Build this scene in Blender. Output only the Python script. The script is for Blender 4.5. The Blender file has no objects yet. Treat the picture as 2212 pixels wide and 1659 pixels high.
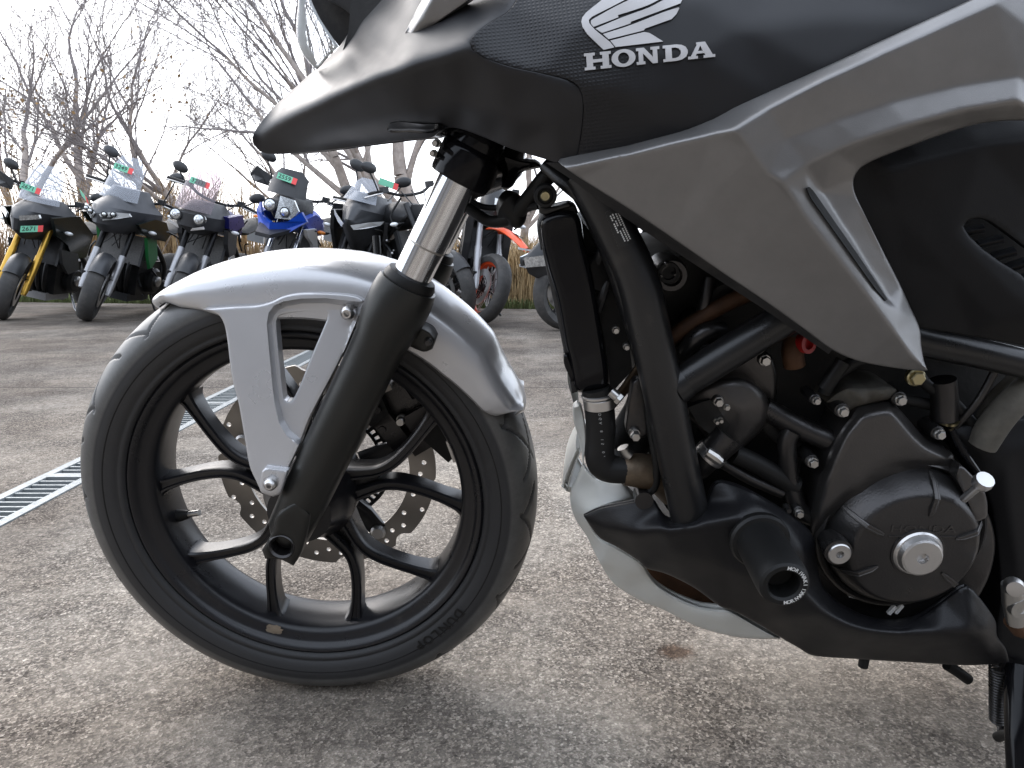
import bpy, bmesh, math, random
import numpy as np
from math import radians as R, sin, cos, pi
from mathutils import Vector as V3, Matrix
from mathutils.geometry import delaunay_2d_cdt

random.seed(7)
S = bpy.context.scene
COL = S.collection

# ------------------------------------------------------------------ camera, sky, sun, exposure
PITCH, CAMH = R(10), 0.601
FPX, CX, CY = 1597.0, 1106.0, 829.5          # focal length and centre in units of a 2212 px wide picture
cam_d = bpy.data.cameras.new('camera')
cam_d.sensor_width = 36
cam_d.lens = FPX / 2212 * 36
cam_d.clip_start, cam_d.clip_end = 0.02, 2000
cam = bpy.data.objects.new('camera', cam_d)
cam.location = (0, 0, CAMH)
cam.rotation_euler = (pi / 2 - PITCH, 0, 0)
COL.objects.link(cam)
S.camera = cam

SUN_EL, SUN_AZ = R(38), R(-38)                # azimuth from +Y (straight ahead) towards +X
W = bpy.data.worlds.new('World')
S.world = W
W.use_nodes = True
nt = W.node_tree
bg = nt.nodes['Background']
sky = nt.nodes.new('ShaderNodeTexSky')
sky.sky_type = 'NISHITA'
sky.sun_disc = False
sky.sun_elevation = SUN_EL
sky.sun_rotation = SUN_AZ
sky.air_density, sky.dust_density, sky.ozone_density = 1.0, 3.0, 2.0
hs = nt.nodes.new('ShaderNodeHueSaturation')      # thin high cloud takes most of the blue out
hs.inputs['Saturation'].default_value = 0.35
nt.links.new(sky.outputs[0], hs.inputs['Color'])
tn = nt.nodes.new('ShaderNodeMix')
tn.data_type = 'RGBA'
tn.blend_type = 'MULTIPLY'
tn.inputs['Factor'].default_value = 1.0
tn.inputs['B'].default_value = (0.72, 0.70, 0.69, 1)
nt.links.new(hs.outputs[0], tn.inputs['A'])
veil = nt.nodes.new('ShaderNodeMix')                # an even veil of cloud over the whole sky
veil.data_type = 'RGBA'
veil.blend_type = 'ADD'
veil.inputs['Factor'].default_value = 1.0
veil.inputs['B'].default_value = (4.0, 4.5, 5.3, 1)
nt.links.new(tn.outputs['Result'], veil.inputs['A'])
nt.links.new(veil.outputs['Result'], bg.inputs[0])
bg.inputs[1].default_value = 0.15
sun_d = bpy.data.lights.new('sun', 'SUN')
sun_d.energy, sun_d.angle, sun_d.color = 0.5, R(60), (1.0, 0.93, 0.84)
sun = bpy.data.objects.new('sun', sun_d)
sdir = V3((sin(SUN_AZ) * cos(SUN_EL), cos(SUN_AZ) * cos(SUN_EL), sin(SUN_EL)))
sun.rotation_euler = sdir.to_track_quat('Z', 'Y').to_euler()
sun.location = (-4, 6, 6)
COL.objects.link(sun)
S.view_settings.view_transform = 'Standard'
S.view_settings.look = 'None'
S.view_settings.exposure = 1.05
S.view_settings.gamma = 1
S.view_settings.use_curve_mapping = False

# ------------------------------------------------------------------ geometry of the parked motorcycle's frame of reference
CAM = V3((0, 0, CAMH))
FWD = V3((0, cos(PITCH), -sin(PITCH)))
UPV = V3((0, sin(PITCH), cos(PITCH)))
ORG = V3((-0.270, 0.9896, -0.012))              # front tyre's contact point
LEAN, YAW = R(8.7), R(-1.4)
MB4 = Matrix.Translation(ORG) @ Matrix.Rotation(YAW, 4, 'Z') @ Matrix.Rotation(LEAN, 4, 'X')
MBI = MB4.inverted()
CAML = MBI @ CAM


def ray(u, v):
    return (FWD + V3((1, 0, 0)) * ((u - CX) / FPX) - UPV * ((v - CY) / FPX))


def P(u, v, d=0.0):
    """point of the motorcycle d metres left of its middle plane (x to the tail, y to its right, z up)"""
    r = MBI.to_3x3() @ ray(u, v)
    t = (-d - CAML.y) / r.y
    return CAML + r * t


def G(u, v, z=0.0):
    r = ray(u, v)
    t = (z - CAMH) / r.z
    return CAM + r * t


def mpx(u, v, d=0.0):
    """metres per picture unit there"""
    return (MB4 @ P(u, v, d) - CAM).dot(FWD) / FPX


# ------------------------------------------------------------------ materials
MATS = {}


def mat(name, col, rough=0.5, metal=0.0, var=0.12, vscale=9.0, bump=0.0, bscale=300.0, coat=0.0,
        trans=0.0, emit=None, rvar=0.12, spec=0.5, dirt=None):
    if name in MATS:
        return MATS[name]
    m = bpy.data.materials.new(name)
    m.use_nodes = True
    t = m.node_tree
    b = t.nodes['Principled BSDF']
    b.inputs['Metallic'].default_value = metal
    b.inputs['Specular IOR Level'].default_value = spec
    b.inputs['Coat Weight'].default_value = coat
    b.inputs['Coat Roughness'].default_value = 0.08
    if trans:
        b.inputs['Transmission Weight'].default_value = trans
        b.inputs['IOR'].default_value = 1.45
    tc = t.nodes.new('ShaderNodeTexCoord')
    nz = t.nodes.new('ShaderNodeTexNoise')
    nz.inputs['Scale'].default_value = vscale
    nz.inputs['Detail'].default_value = 6
    nz.inputs['Roughness'].default_value = 0.65
    t.links.new(tc.outputs['Object'], nz.inputs['Vector'])
    cr = t.nodes.new('ShaderNodeValToRGB')
    cr.color_ramp.elements[0].position = 0.3
    cr.color_ramp.elements[1].position = 0.7
    c = np.array(col[:3])
    lo, hi = c * (1 - var), c * (1 + var)
    cr.color_ramp.elements[0].color = (*np.clip(lo, 0, 1), 1)
    cr.color_ramp.elements[1].color = (*np.clip(hi, 0, 1), 1)
    t.links.new(nz.outputs[0], cr.inputs[0])
    csock = cr.outputs[0]
    if dirt:
        dcol, dscale, dpos, damt = dirt
        n2 = t.nodes.new('ShaderNodeTexNoise')
        n2.inputs['Scale'].default_value = dscale
        n2.inputs['Detail'].default_value = 8
        n2.inputs['Roughness'].default_value = 0.7
        t.links.new(tc.outputs['Object'], n2.inputs['Vector'])
        r2 = t.nodes.new('ShaderNodeValToRGB')
        r2.color_ramp.elements[0].position = dpos
        r2.color_ramp.elements[1].position = min(dpos + 0.22, 1)
        r2.color_ramp.elements[0].color = (0, 0, 0, 1)
        r2.color_ramp.elements[1].color = (damt, damt, damt, 1)
        t.links.new(n2.outputs[0], r2.inputs[0])
        mx = t.nodes.new('ShaderNodeMix')
        mx.data_type = 'RGBA'
        t.links.new(r2.outputs[0], mx.inputs['Factor'])
        t.links.new(csock, mx.inputs['A'])
        mx.inputs['B'].default_value = (*dcol, 1)
        csock = mx.outputs['Result']
    t.links.new(csock, b.inputs['Base Color'])
    mr = t.nodes.new('ShaderNodeMapRange')
    mr.inputs['From Min'].default_value = 0.3
    mr.inputs['From Max'].default_value = 0.7
    mr.inputs['To Min'].default_value = max(rough - rvar * rough, 0.02)
    mr.inputs['To Max'].default_value = min(rough + rvar * rough, 1)
    n3 = t.nodes.new('ShaderNodeTexNoise')
    n3.inputs['Scale'].default_value = vscale * 3.1
    n3.inputs['Detail'].default_value = 5
    t.links.new(tc.outputs['Object'], n3.inputs['Vector'])
    t.links.new(n3.outputs[0], mr.inputs['Value'])
    t.links.new(mr.outputs[0], b.inputs['Roughness'])
    if bump:
        nb = t.nodes.new('ShaderNodeTexNoise')
        nb.inputs['Scale'].default_value = bscale
        nb.inputs['Detail'].default_value = 3
        t.links.new(tc.outputs['Object'], nb.inputs['Vector'])
        bn = t.nodes.new('ShaderNodeBump')
        bn.inputs['Strength'].default_value = bump
        bn.inputs['Distance'].default_value = 0.001
        t.links.new(nb.outputs[0], bn.inputs['Height'])
        t.links.new(bn.outputs[0], b.inputs['Normal'])
    if emit:
        b.inputs['Emission Color'].default_value = (*emit[:3], 1)
        b.inputs['Emission Strength'].default_value = emit[3]
    MATS[name] = m
    return m


DUST = ((0.16, 0.14, 0.12), 14.0, 0.55, 0.35)
M = dict(
    cowl=mat('matte grey plastic', (0.0105, 0.0105, 0.0122), 0.40, bump=0.12, bscale=900, spec=0.42),
    tankblk=mat('black moulded plastic', (0.007, 0.0072, 0.0082), 0.5, bump=0.1, bscale=900, spec=0.22),
    silver=mat('silver grey plastic paint', (0.215, 0.21, 0.206), 0.34, 0.65, bump=0.14, bscale=1500),
    fender=mat('bright silver paint', (0.54, 0.54, 0.55), 0.30, 0.5, bump=0.02, bscale=1500, coat=0.35, var=0.04),
    blackpl=mat('black plastic', (0.011, 0.011, 0.012), 0.5, bump=0.18, bscale=800, dirt=DUST),
    panpl=mat('black belly pan plastic', (0.007, 0.007, 0.0082), 0.40, bump=0.25, bscale=700, spec=0.32),
    gloss=mat('gloss black paint', (0.004, 0.004, 0.005), 0.14, spec=0.22, rvar=0.4),
    frame=mat('satin black frame paint', (0.009, 0.009, 0.0095), 0.30, bump=0.1, bscale=400, dirt=((0.10, 0.085, 0.07), 25, 0.6, 0.3)),
    slider=mat('black fork slider paint', (0.030, 0.030, 0.028), 0.36, 0.6, bump=0.12, bscale=600),
    cast=mat('dark cast engine paint', (0.085, 0.081, 0.079), 0.34, 0.8, bump=0.22, bscale=500, dirt=((0.10, 0.085, 0.07), 18, 0.6, 0.3)),
    castblk=mat('black cast engine paint', (0.055, 0.053, 0.053), 0.30, 0.8, bump=0.25, bscale=450, dirt=((0.12, 0.10, 0.08), 18, 0.55, 0.35)),
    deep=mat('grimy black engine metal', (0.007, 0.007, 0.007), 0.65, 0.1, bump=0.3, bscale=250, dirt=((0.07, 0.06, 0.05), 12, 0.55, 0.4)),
    rubber=mat('black rubber', (0.008, 0.008, 0.008), 0.5, spec=0.3, bump=0.15, bscale=500, dirt=((0.09, 0.08, 0.07), 20, 0.6, 0.4)),
    wheel=mat('black wheel paint', (0.010, 0.010, 0.012), 0.30, 0.1, bump=0.06, bscale=600, dirt=((0.075, 0.068, 0.06), 14, 0.58, 0.5)),
    chrome=mat('chromed steel', (0.72, 0.73, 0.75), 0.13, 1.0, var=0.03),
    zinc=mat('zinc plated bolt steel', (0.52, 0.51, 0.49), 0.34, 1.0, bump=0.1, bscale=900),
    alu=mat('bare aluminium', (0.58, 0.57, 0.56), 0.36, 1.0, bump=0.1, bscale=900),
    brass=mat('yellow zinc bolt', (0.42, 0.37, 0.22), 0.35, 1.0),
    disc=mat('brake disc steel', (0.36, 0.335, 0.305), 0.42, 0.8, bump=0.1, bscale=900),
    ring=mat('black pulse ring steel', (0.03, 0.03, 0.03), 0.5, 0.5),
    white=mat('pale grey cowl paint', (0.62, 0.63, 0.60), 0.45, var=0.04, bump=0.05, bscale=900),
    boot=mat('dusty rubber boot', (0.085, 0.078, 0.065), 0.85, bump=0.6, bscale=90, var=0.3, vscale=40),
    pipe=mat('stained steel pipe', (0.13, 0.10, 0.07), 0.5, 0.7, var=0.5, vscale=30, dirt=((0.10, 0.05, 0.02), 25, 0.5, 0.7)),
    rust=mat('rust brown exhaust steel', (0.075, 0.036, 0.018), 0.6, 0.5, var=0.5, vscale=20),
    gold=mat('gold anodised fork', (0.72, 0.42, 0.07), 0.3, 0.9),
    emblem=mat('silver emblem print', (0.50, 0.49, 0.49), 0.45, 0.1, var=0.05),
    print=mat('white print', (0.72, 0.72, 0.70), 0.6, var=0.04),
    printdim=mat('grey print', (0.35, 0.35, 0.34), 0.6, var=0.1),
    label=mat('black label film', (0.014, 0.014, 0.014), 0.35),
    red=mat('red enamel', (0.32, 0.012, 0.012), 0.3),
    galv=mat('galvanised steel', (0.23, 0.25, 0.255), 0.55, 0.3, var=0.16, vscale=30, bump=0.1, bscale=300, dirt=((0.25, 0.24, 0.22), 12, 0.55, 0.4)),
    pit=mat('dirty drain concrete', (0.12, 0.11, 0.10), 0.9, var=0.4),
)


def glassmat(name, tint=(0.9, 0.93, 0.95), alpha=0.25, rough=0.05):
    if name in MATS:
        return MATS[name]
    m = bpy.data.materials.new(name)
    m.use_nodes = True
    t = m.node_tree
    t.nodes.remove(t.nodes['Principled BSDF'])
    out = t.nodes['Material Output']
    tr = t.nodes.new('ShaderNodeBsdfTransparent')
    tr.inputs[0].default_value = (*tint, 1)
    gl = t.nodes.new('ShaderNodeBsdfPrincipled')
    gl.inputs['Base Color'].default_value = (*[0.8 * c for c in tint], 1)
    gl.inputs['Roughness'].default_value = rough
    fr = t.nodes.new('ShaderNodeFresnel')
    fr.inputs[0].default_value = 1.45
    ad = t.nodes.new('ShaderNodeMath')
    ad.operation = 'ADD'
    ad.use_clamp = True
    ad.inputs[1].default_value = alpha
    mx = t.nodes.new('ShaderNodeMixShader')
    t.links.new(fr.outputs[0], ad.inputs[0])
    t.links.new(ad.outputs[0], mx.inputs[0])
    t.links.new(tr.outputs[0], mx.inputs[1])
    t.links.new(gl.outputs[0], mx.inputs[2])
    t.links.new(mx.outputs[0], out.inputs[0])
    MATS[name] = m
    return m


M['lens'] = glassmat('clear headlamp lens', (0.96, 0.97, 0.97), 0.05)
M['screen'] = glassmat('clear windscreen', (0.86, 0.89, 0.94), 0.22, 0.15)
M['smoke'] = glassmat('smoked windscreen', (0.74, 0.69, 0.72), 0.14)
M['lampglass'] = mat('headlamp reflector', (0.55, 0.57, 0.58), 0.15, 0.8, var=0.5, vscale=60)


# ------------------------------------------------------------------ mesh helpers
class MB:
    def __init__(s):
        s.v, s.f = [], []

    def add(s, vs, fs):
        o = len(s.v)
        s.v += [tuple(p) for p in vs]
        s.f += [tuple(i + o for i in f) for f in fs]
        return s

    def box(s, c, size, mtx=None):
        x, y, z = [a / 2 for a in size]
        vs = [V3((i * x, j * y, k * z)) for i in (-1, 1) for j in (-1, 1) for k in (-1, 1)]
        if mtx is not None:
            vs = [mtx @ p for p in vs]
        vs = [p + V3(c) for p in vs]
        return s.add(vs, [(0, 1, 3, 2), (4, 6, 7, 5), (0, 4, 5, 1), (2, 3, 7, 6), (0, 2, 6, 4), (1, 5, 7, 3)])

    def tube(s, path, rad, n=12, smooth=0, cap=True, sec=None):
        path = [V3(p) for p in path]
        rads = list(rad) if hasattr(rad, '__len__') else [rad] * len(path)
        if smooth and len(path) > 2:
            path, rads = catmull(path, rads, smooth)
        N = len(path)
        tans = []
        for i in range(N):
            a, b = path[max(i - 1, 0)], path[min(i + 1, N - 1)]
            tans.append((b - a).normalized())
        t0 = tans[0]
        nrm = t0.orthogonal().normalized()
        if sec is not None:
            nrm = V3((0, -1, 0))
            nrm = (nrm - t0 * nrm.dot(t0)).normalized()
        vs, fs = [], []
        prof = sec or [(cos(2 * pi * k / n), sin(2 * pi * k / n)) for k in range(n)]
        n = len(prof)
        for i in range(N):
            t = tans[i]
            nrm = (nrm - t * nrm.dot(t)).normalized()
            bi = t.cross(nrm)
            r = rads[i]
            ra, rb = r if hasattr(r, '__len__') else (r, r)
            for (a, b) in prof:
                vs.append(path[i] + nrm * (a * ra) + bi * (b * rb))
        for i in range(N - 1):
            for k in range(n):
                k2 = (k + 1) % n
                fs.append((i * n + k, i * n + k2, (i + 1) * n + k2, (i + 1) * n + k))
        if cap:
            fs.append(tuple(range(n - 1, -1, -1)))
            fs.append(tuple((N - 1) * n + k for k in range(n)))
        return s.add(vs, fs)

    def lathe(s, prof, c, axis=(0, -1, 0), n=32, closed=False, a0=0.0):
        """prof: (radius, distance along axis)"""
        ax = V3(axis).normalized()
        u = ax.orthogonal().normalized()
        w = ax.cross(u)
        vs, fs = [], []
        m = len(prof)
        for k in range(n):
            a = a0 + 2 * pi * k / n
            e = u * cos(a) + w * sin(a)
            for (r, t) in prof:
                vs.append(V3(c) + ax * t + e * r)
        for k in range(n):
            k2 = (k + 1) % n
            for i in range(m if closed else m - 1):
                i2 = (i + 1) % m
                fs.append((k * m + i, k * m + i2, k2 * m + i2, k2 * m + i))
        if not closed:
            if prof[0][0] > 1e-6:
                fs.append(tuple(k * m for k in range(n)))
            if prof[-1][0] > 1e-6:
                fs.append(tuple(k * m + m - 1 for k in range(n - 1, -1, -1)))
        return s.add(vs, fs)

    def build(s, name, m, parent=None, sharp=35, flat=False, mirror=False):
        me = bpy.data.meshes.new(name)
        vs, fs = s.v, s.f
        if mirror:
            o = len(vs)
            vs = vs + [(x, -y, z) for (x, y, z) in vs]
            fs = fs + [tuple(i + o for i in reversed(f)) for f in fs]
        me.from_pydata([tuple(p) for p in vs], [], fs)
        bm = bmesh.new()
        bm.from_mesh(me)
        bmesh.ops.remove_doubles(bm, verts=bm.verts, dist=1e-6)
        bmesh.ops.recalc_face_normals(bm, faces=bm.faces)
        bm.to_mesh(me)
        bm.free()
        if not flat:
            me.polygons.foreach_set('use_smooth', [True] * len(me.polygons))
            me.set_sharp_from_angle(angle=R(sharp))
        me.materials.append(m)
        o = bpy.data.objects.new(name, me)
        COL.objects.link(o)
        if parent is not None:
            o.parent = parent
        return o


def catmull(path, rads, k):
    out, ro = [], []
    N = len(path)
    tup = hasattr(rads[0], '__len__')
    for i in range(N - 1):
        p0, p1, p2, p3 = path[max(i - 1, 0)], path[i], path[i + 1], path[min(i + 2, N - 1)]
        for j in range(k):
            t = j / k
            out.append(0.5 * (2 * p1 + (p2 - p0) * t + (2 * p0 - 5 * p1 + 4 * p2 - p3) * t * t + (3 * p1 - p0 - 3 * p2 + p3) * t ** 3))
            if tup:
                ro.append(tuple(a + (b - a) * t for a, b in zip(rads[i], rads[i + 1])))
            else:
                ro.append(rads[i] + (rads[i + 1] - rads[i]) * t)
    out.append(path[-1])
    ro.append(rads[-1])
    return out, ro


def empty(name, loc=(0, 0, 0), rot=(0, 0, 0), size=0.1):
    o = bpy.data.objects.new(name, None)
    o.location, o.rotation_euler = loc, rot
    o.empty_display_size = size
    COL.objects.link(o)
    return o


def tag(o, label=None, cat=None, group=None, kind=None):
    for k, v in (('label', label), ('category', cat), ('group', group), ('kind', kind)):
        if v:
            o[k] = v
    return o


# ------------------------------------------------------------------ moulded panels from an outline, creases and depths
def smooth_outline(pts, step, corner=42):
    pts = [np.array(p[:2], float) for p in pts]
    N = len(pts)
    is_c = []
    for i in range(N):
        a, b = pts[i] - pts[i - 1], pts[(i + 1) % N] - pts[i]
        ang = abs(math.degrees(math.atan2(a[0] * b[1] - a[1] * b[0], a.dot(b))))
        is_c.append(ang > corner)
    out = []
    for i in range(N):
        p1, p2 = pts[i], pts[(i + 1) % N]
        p0 = p1 - (p2 - p1) if is_c[i] else pts[i - 1]
        p3 = p2 + (p2 - p1) if is_c[(i + 1) % N] else pts[(i + 2) % N]
        L = np.linalg.norm(p2 - p1)
        # limit overshoot from neighbours of very different length
        d0, d3 = p1 - p0, p3 - p2
        l0, l3 = np.linalg.norm(d0), np.linalg.norm(d3)
        if l0 > 1.6 * L:
            p0 = p1 - d0 / l0 * 1.6 * L
        if l3 > 1.6 * L:
            p3 = p2 + d3 / l3 * 1.6 * L
        k = max(1, int(round(L / step)))
        for j in range(k):
            t = j / k
            out.append(0.5 * (2 * p1 + (p2 - p0) * t + (2 * p0 - 5 * p1 + 4 * p2 - p3) * t * t + (3 * p1 - p0 - 3 * p2 + p3) * t ** 3))
    return np.array(out)


def in_poly(q, poly):
    x, y = q[:, 0], q[:, 1]
    ins = np.zeros(len(q), bool)
    N = len(poly)
    for i in range(N):
        x1, y1 = poly[i]
        x2, y2 = poly[(i + 1) % N]
        if y1 == y2:
            continue
        c = ((y1 > y) != (y2 > y)) & (x < (x2 - x1) * (y - y1) / (y2 - y1) + x1)
        ins ^= c
    return ins


def seg_dist(q, poly, closed=True):
    best = np.full(len(q), 1e9)
    N = len(poly)
    for i in range(N if closed else N - 1):
        a, b = poly[i], poly[(i + 1) % N]
        ab = b - a
        L = ab.dot(ab)
        if L < 1e-9:
            continue
        t = np.clip(((q - a) @ ab) / L, 0, 1)
        d = np.linalg.norm(q - (a + t[:, None] * ab), axis=1)
        best = np.minimum(best, d)
    return best


class Depth:
    """piecewise linear depth over a triangulation of control points"""

    def __init__(s, loops, creases, points):
        co, d, ed = [], [], []

        def add(seq, closed):
            o = len(co)
            for (u, v, dd) in seq:
                co.append(V3((u, v)).to_2d() if False else V3((u, v, 0)).to_2d())
                d.append(dd)
            n = len(seq)
            for i in range(n if closed else n - 1):
                ed.append((o + i, o + (i + 1) % n))
        for lp in loops:
            add(lp, True)
        for c in creases:
            add(c, False)
        for p in points:
            add([p], False)
        ov, oe, of, orig_v, _, _ = delaunay_2d_cdt(co, ed, [], 0, 1e-4)
        s.v = np.array([(p.x, p.y) for p in ov])
        dd = []
        for i, o in enumerate(orig_v):
            if o:
                dd.append(np.mean([d[j] for j in o]))
            else:
                q = np.array([[c.x, c.y] for c in co])
                w = 1 / (np.linalg.norm(q - s.v[i], axis=1) + 1) ** 3
                dd.append(float((w * np.array(d)).sum() / w.sum()))
        s.d = np.array(dd)
        s.t = np.array([f for f in of if len(f) == 3])

    def __call__(s, q):
        q = np.atleast_2d(np.array(q, float))
        best = np.full(len(q), -1e9)
        val = np.zeros(len(q))
        for (a, b, c) in s.t:
            A, B, C = s.v[a], s.v[b], s.v[c]
            den = (B[1] - C[1]) * (A[0] - C[0]) + (C[0] - B[0]) * (A[1] - C[1])
            if abs(den) < 1e-9:
                continue
            w0 = ((B[1] - C[1]) * (q[:, 0] - C[0]) + (C[0] - B[0]) * (q[:, 1] - C[1])) / den
            w1 = ((C[1] - A[1]) * (q[:, 0] - C[0]) + (A[0] - C[0]) * (q[:, 1] - C[1])) / den
            w2 = 1 - w0 - w1
            m = np.minimum(np.minimum(w0, w1), w2)
            up = m > best
            best[up] = m[up]
            c0, c1, c2 = np.clip(w0, 0, 1), np.clip(w1, 0, 1), np.clip(w2, 0, 1)
            sm = c0 + c1 + c2
            vv = (c0 * s.d[a] + c1 * s.d[b] + c2 * s.d[c]) / sm
            val[up] = vv[up]
        return val


def blur_depth(f, q, sig, h=2.5):
    """depth smoothed over sig picture units"""
    pad = 3 * sig + 2 * h
    lo, hi = q.min(0) - pad, q.max(0) + pad
    h = max(h, math.sqrt(np.prod(hi - lo) / 70000.0))
    nx, ny = int((hi[0] - lo[0]) / h) + 2, int((hi[1] - lo[1]) / h) + 2
    gx, gy = np.meshgrid(lo[0] + h * np.arange(nx), lo[1] + h * np.arange(ny))
    z = f(np.stack([gx.ravel(), gy.ravel()], 1)).reshape(ny, nx)
    s_ = max(sig / h, 0.35)
    k = int(math.ceil(3 * s_))
    w = np.exp(-0.5 * (np.arange(-k, k + 1) / s_) ** 2)
    w /= w.sum()
    zp = np.pad(z, k, mode='edge')
    zp = sum(w[i] * zp[:, i:i + nx] for i in range(2 * k + 1))
    z = sum(w[i] * zp[i:i + ny, :] for i in range(2 * k + 1))
    fx, fy = (q[:, 0] - lo[0]) / h, (q[:, 1] - lo[1]) / h
    ix, iy = np.clip(fx.astype(int), 0, nx - 2), np.clip(fy.astype(int), 0, ny - 2)
    tx, ty = fx - ix, fy - iy
    return (z[iy, ix] * (1 - tx) * (1 - ty) + z[iy, ix + 1] * tx * (1 - ty) + z[iy + 1, ix] * (1 - tx) * ty + z[iy + 1, ix + 1] * tx * ty)


def inset(loop, off, outward=False):
    """points off inside a loop, those that would fold over left out"""
    a = np.roll(loop, 1, 0)
    b = np.roll(loop, -1, 0)
    t = b - a
    n = np.stack([-t[:, 1], t[:, 0]], 1)
    n /= np.linalg.norm(n, axis=1)[:, None] + 1e-9
    area = 0.5 * np.sum(loop[:, 0] * np.roll(loop[:, 1], -1) - np.roll(loop[:, 0], -1) * loop[:, 1])
    if (area < 0) != outward:
        n = -n
    p = loop + n * off
    return p[seg_dist(p, loop) > 0.93 * off]


def panel(name, outline, m, parent, creases=(), points=(), thick=0.004, step=8, smooth=3, rnd=None, holes=(),
          dfun=None, mirror=False, sharp=40, corner=42, keep=(), off=0.0):
    """outline (u,v,d); creases: polylines (u,v,d); holes: (u,v) loops. Returns (object, depth function)"""
    f = dfun or Depth([outline], creases, points)
    ol = smooth_outline(outline, step, corner)
    hl = [smooth_outline(h, step, corner) for h in holes]
    rings = np.zeros((0, 2))
    clear = 0.55 * step
    if rnd:
        rr = [inset(lp, rnd[0] * kf, j > 0) for j, lp in enumerate([ol] + hl) for kf in (0.12, 0.38, 1.0)]
        rings = np.concatenate(rr)
        ok = in_poly(rings, ol)
        for h in hl:
            ok &= ~in_poly(rings, h)
        rings = rings[ok]
        clear = rnd[0] + 0.5 * step
    lo, hi = ol.min(0), ol.max(0)
    g = []
    row = 0
    y = lo[1]
    while y < hi[1]:
        x = lo[0] + (row % 2) * step / 2
        while x < hi[0]:
            g.append((x, y))
            x += step
        y += step * 0.87
        row += 1
    g = np.array(g) if g else np.zeros((0, 2))
    if len(g):
        ok = in_poly(g, ol) & (seg_dist(g, ol) > clear)
        for h in hl:
            ok &= ~in_poly(g, h) & (seg_dist(g, h) > clear)
        g = g[ok]
    cl = []
    for c in creases:
        pts = []
        for i in range(len(c) - 1):
            a, b = np.array(c[i][:2], float), np.array(c[i + 1][:2], float)
            k = max(1, int(np.linalg.norm(b - a) / step))
            pts += [a + (b - a) * j / k for j in range(k)]
        pts.append(np.array(c[-1][:2], float))
        pts = np.array(pts)
        pts = pts[in_poly(pts, ol) & (seg_dist(pts, ol) > clear * 0.8)]
        if len(pts) > 1:
            cl.append(pts)
    rows = []
    for i, pts in enumerate(cl):
        t = np.gradient(pts, axis=0)
        t /= np.linalg.norm(t, axis=1)[:, None] + 1e-9
        nn = np.stack([-t[:, 1], t[:, 0]], 1)
        if len(g):
            g = g[seg_dist(g, pts, False) > 1.45 * step]
        for k in (-1.0, -0.45, 0.45, 1.0):
            r_ = pts + nn * k * step
            okr = in_poly(r_, ol) & (seg_dist(r_, ol) > clear * 0.8) & (seg_dist(r_, pts, False) > abs(k) * step * 0.9)
            for h in hl:
                okr &= ~in_poly(r_, h) & (seg_dist(r_, h) > clear * 0.8)
            for j, p2 in enumerate(cl):
                if j != i:
                    okr &= seg_dist(r_, p2, False) > 0.42 * step
            rows.append(r_[okr])
    if rows:
        rows = np.concatenate(rows)
    else:
        rows = np.zeros((0, 2))
    co, ed = [], []

    def add(seq, closed):
        o = len(co)
        co.extend(V3((p[0], p[1], 0)).to_2d() for p in seq)
        n = len(seq)
        if closed is not None:
            ed.extend((o + i, o + (i + 1) % n) for i in range(n if closed else n - 1))
    add(ol, True)
    for h in hl:
        add(h, True)
    for c in cl:
        add(c, False)
    add(g, None)
    add(rings, None)
    add(rows, None)
    ov, oe, of, _, _, _ = delaunay_2d_cdt(co, ed, [], 0, 1e-4)
    q = np.array([(p.x, p.y) for p in ov])
    tri = np.array([t for t in of if len(t) == 3])
    cen = q[tri].mean(1)
    ok = in_poly(cen, ol)
    for h in hl:
        ok &= ~in_poly(cen, h)
    tri = tri[ok]
    used = np.unique(tri)
    remap = -np.ones(len(q), int)
    remap[used] = np.arange(len(used))
    q, tri = q[used], remap[tri]
    if smooth > 1 and dfun is None:
        d = blur_depth(f, q, smooth * 2.4)
    else:
        d = f(q)
    e = np.concatenate([tri[:, [0, 1]], tri[:, [1, 2]], tri[:, [2, 0]]])
    ek = np.sort(e, 1)
    uq, idx, cnt = np.unique(ek, axis=0, return_index=True, return_counts=True)
    bnd = e[idx[cnt == 1]]
    isb = np.zeros(len(q), bool)
    isb[bnd.ravel()] = True
    base = d.copy()
    if rnd:
        px, dep = rnd
        dist = seg_dist(q, ol)
        for h in hl:
            dist = np.minimum(dist, seg_dist(q, h))
        t = np.clip(dist / px, 0, 1)
        d = d - dep * (1 - np.sqrt(np.clip(1 - (1 - t) ** 2, 0, 1)))
    mb = MB()
    n = len(q)
    front = [P(q[i, 0], q[i, 1], d[i] + off) for i in range(n)]
    mb.v = [tuple(p) for p in front] + [(p.x, p.y + thick, p.z) for p in front]
    mb.f = [tuple(t) for t in tri] + [tuple(t[::-1] + n) for t in tri]
    mb.f += [(b, a, a + n, b + n) for a, b in bnd]
    o = mb.build(name, m, parent, sharp=sharp, mirror=(mirror is True))
    if mirror == 'pair':                               # its twin on the far side is a part of its own
        far = MB()
        far.v = [(x, -y, z) for x, y, z in mb.v]
        far.f = [tuple(reversed(t)) for t in mb.f]
        far.build(name, m, parent, sharp=sharp)

    def dq(u, v):
        w = 1 / (np.hypot(q[:, 0] - u, q[:, 1] - v) + 0.5) ** 3
        k = np.argsort(-w)[:6]
        return float((w[k] * base[k]).sum() / w[k].sum())
    return o, dq


def decal(name, outline, m, parent, dq, off=0.0012, holes=(), step=14, thick=0.001):
    """flat print that follows a panel"""
    class F:
        def __call__(s, q):
            return np.array([dq(a, b) for a, b in q])
    return panel(name, [(u, v, 0) for u, v in outline], m, parent, dfun=F(), thick=thick, step=step, smooth=0, holes=holes, off=off, corner=25)[0]


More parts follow.
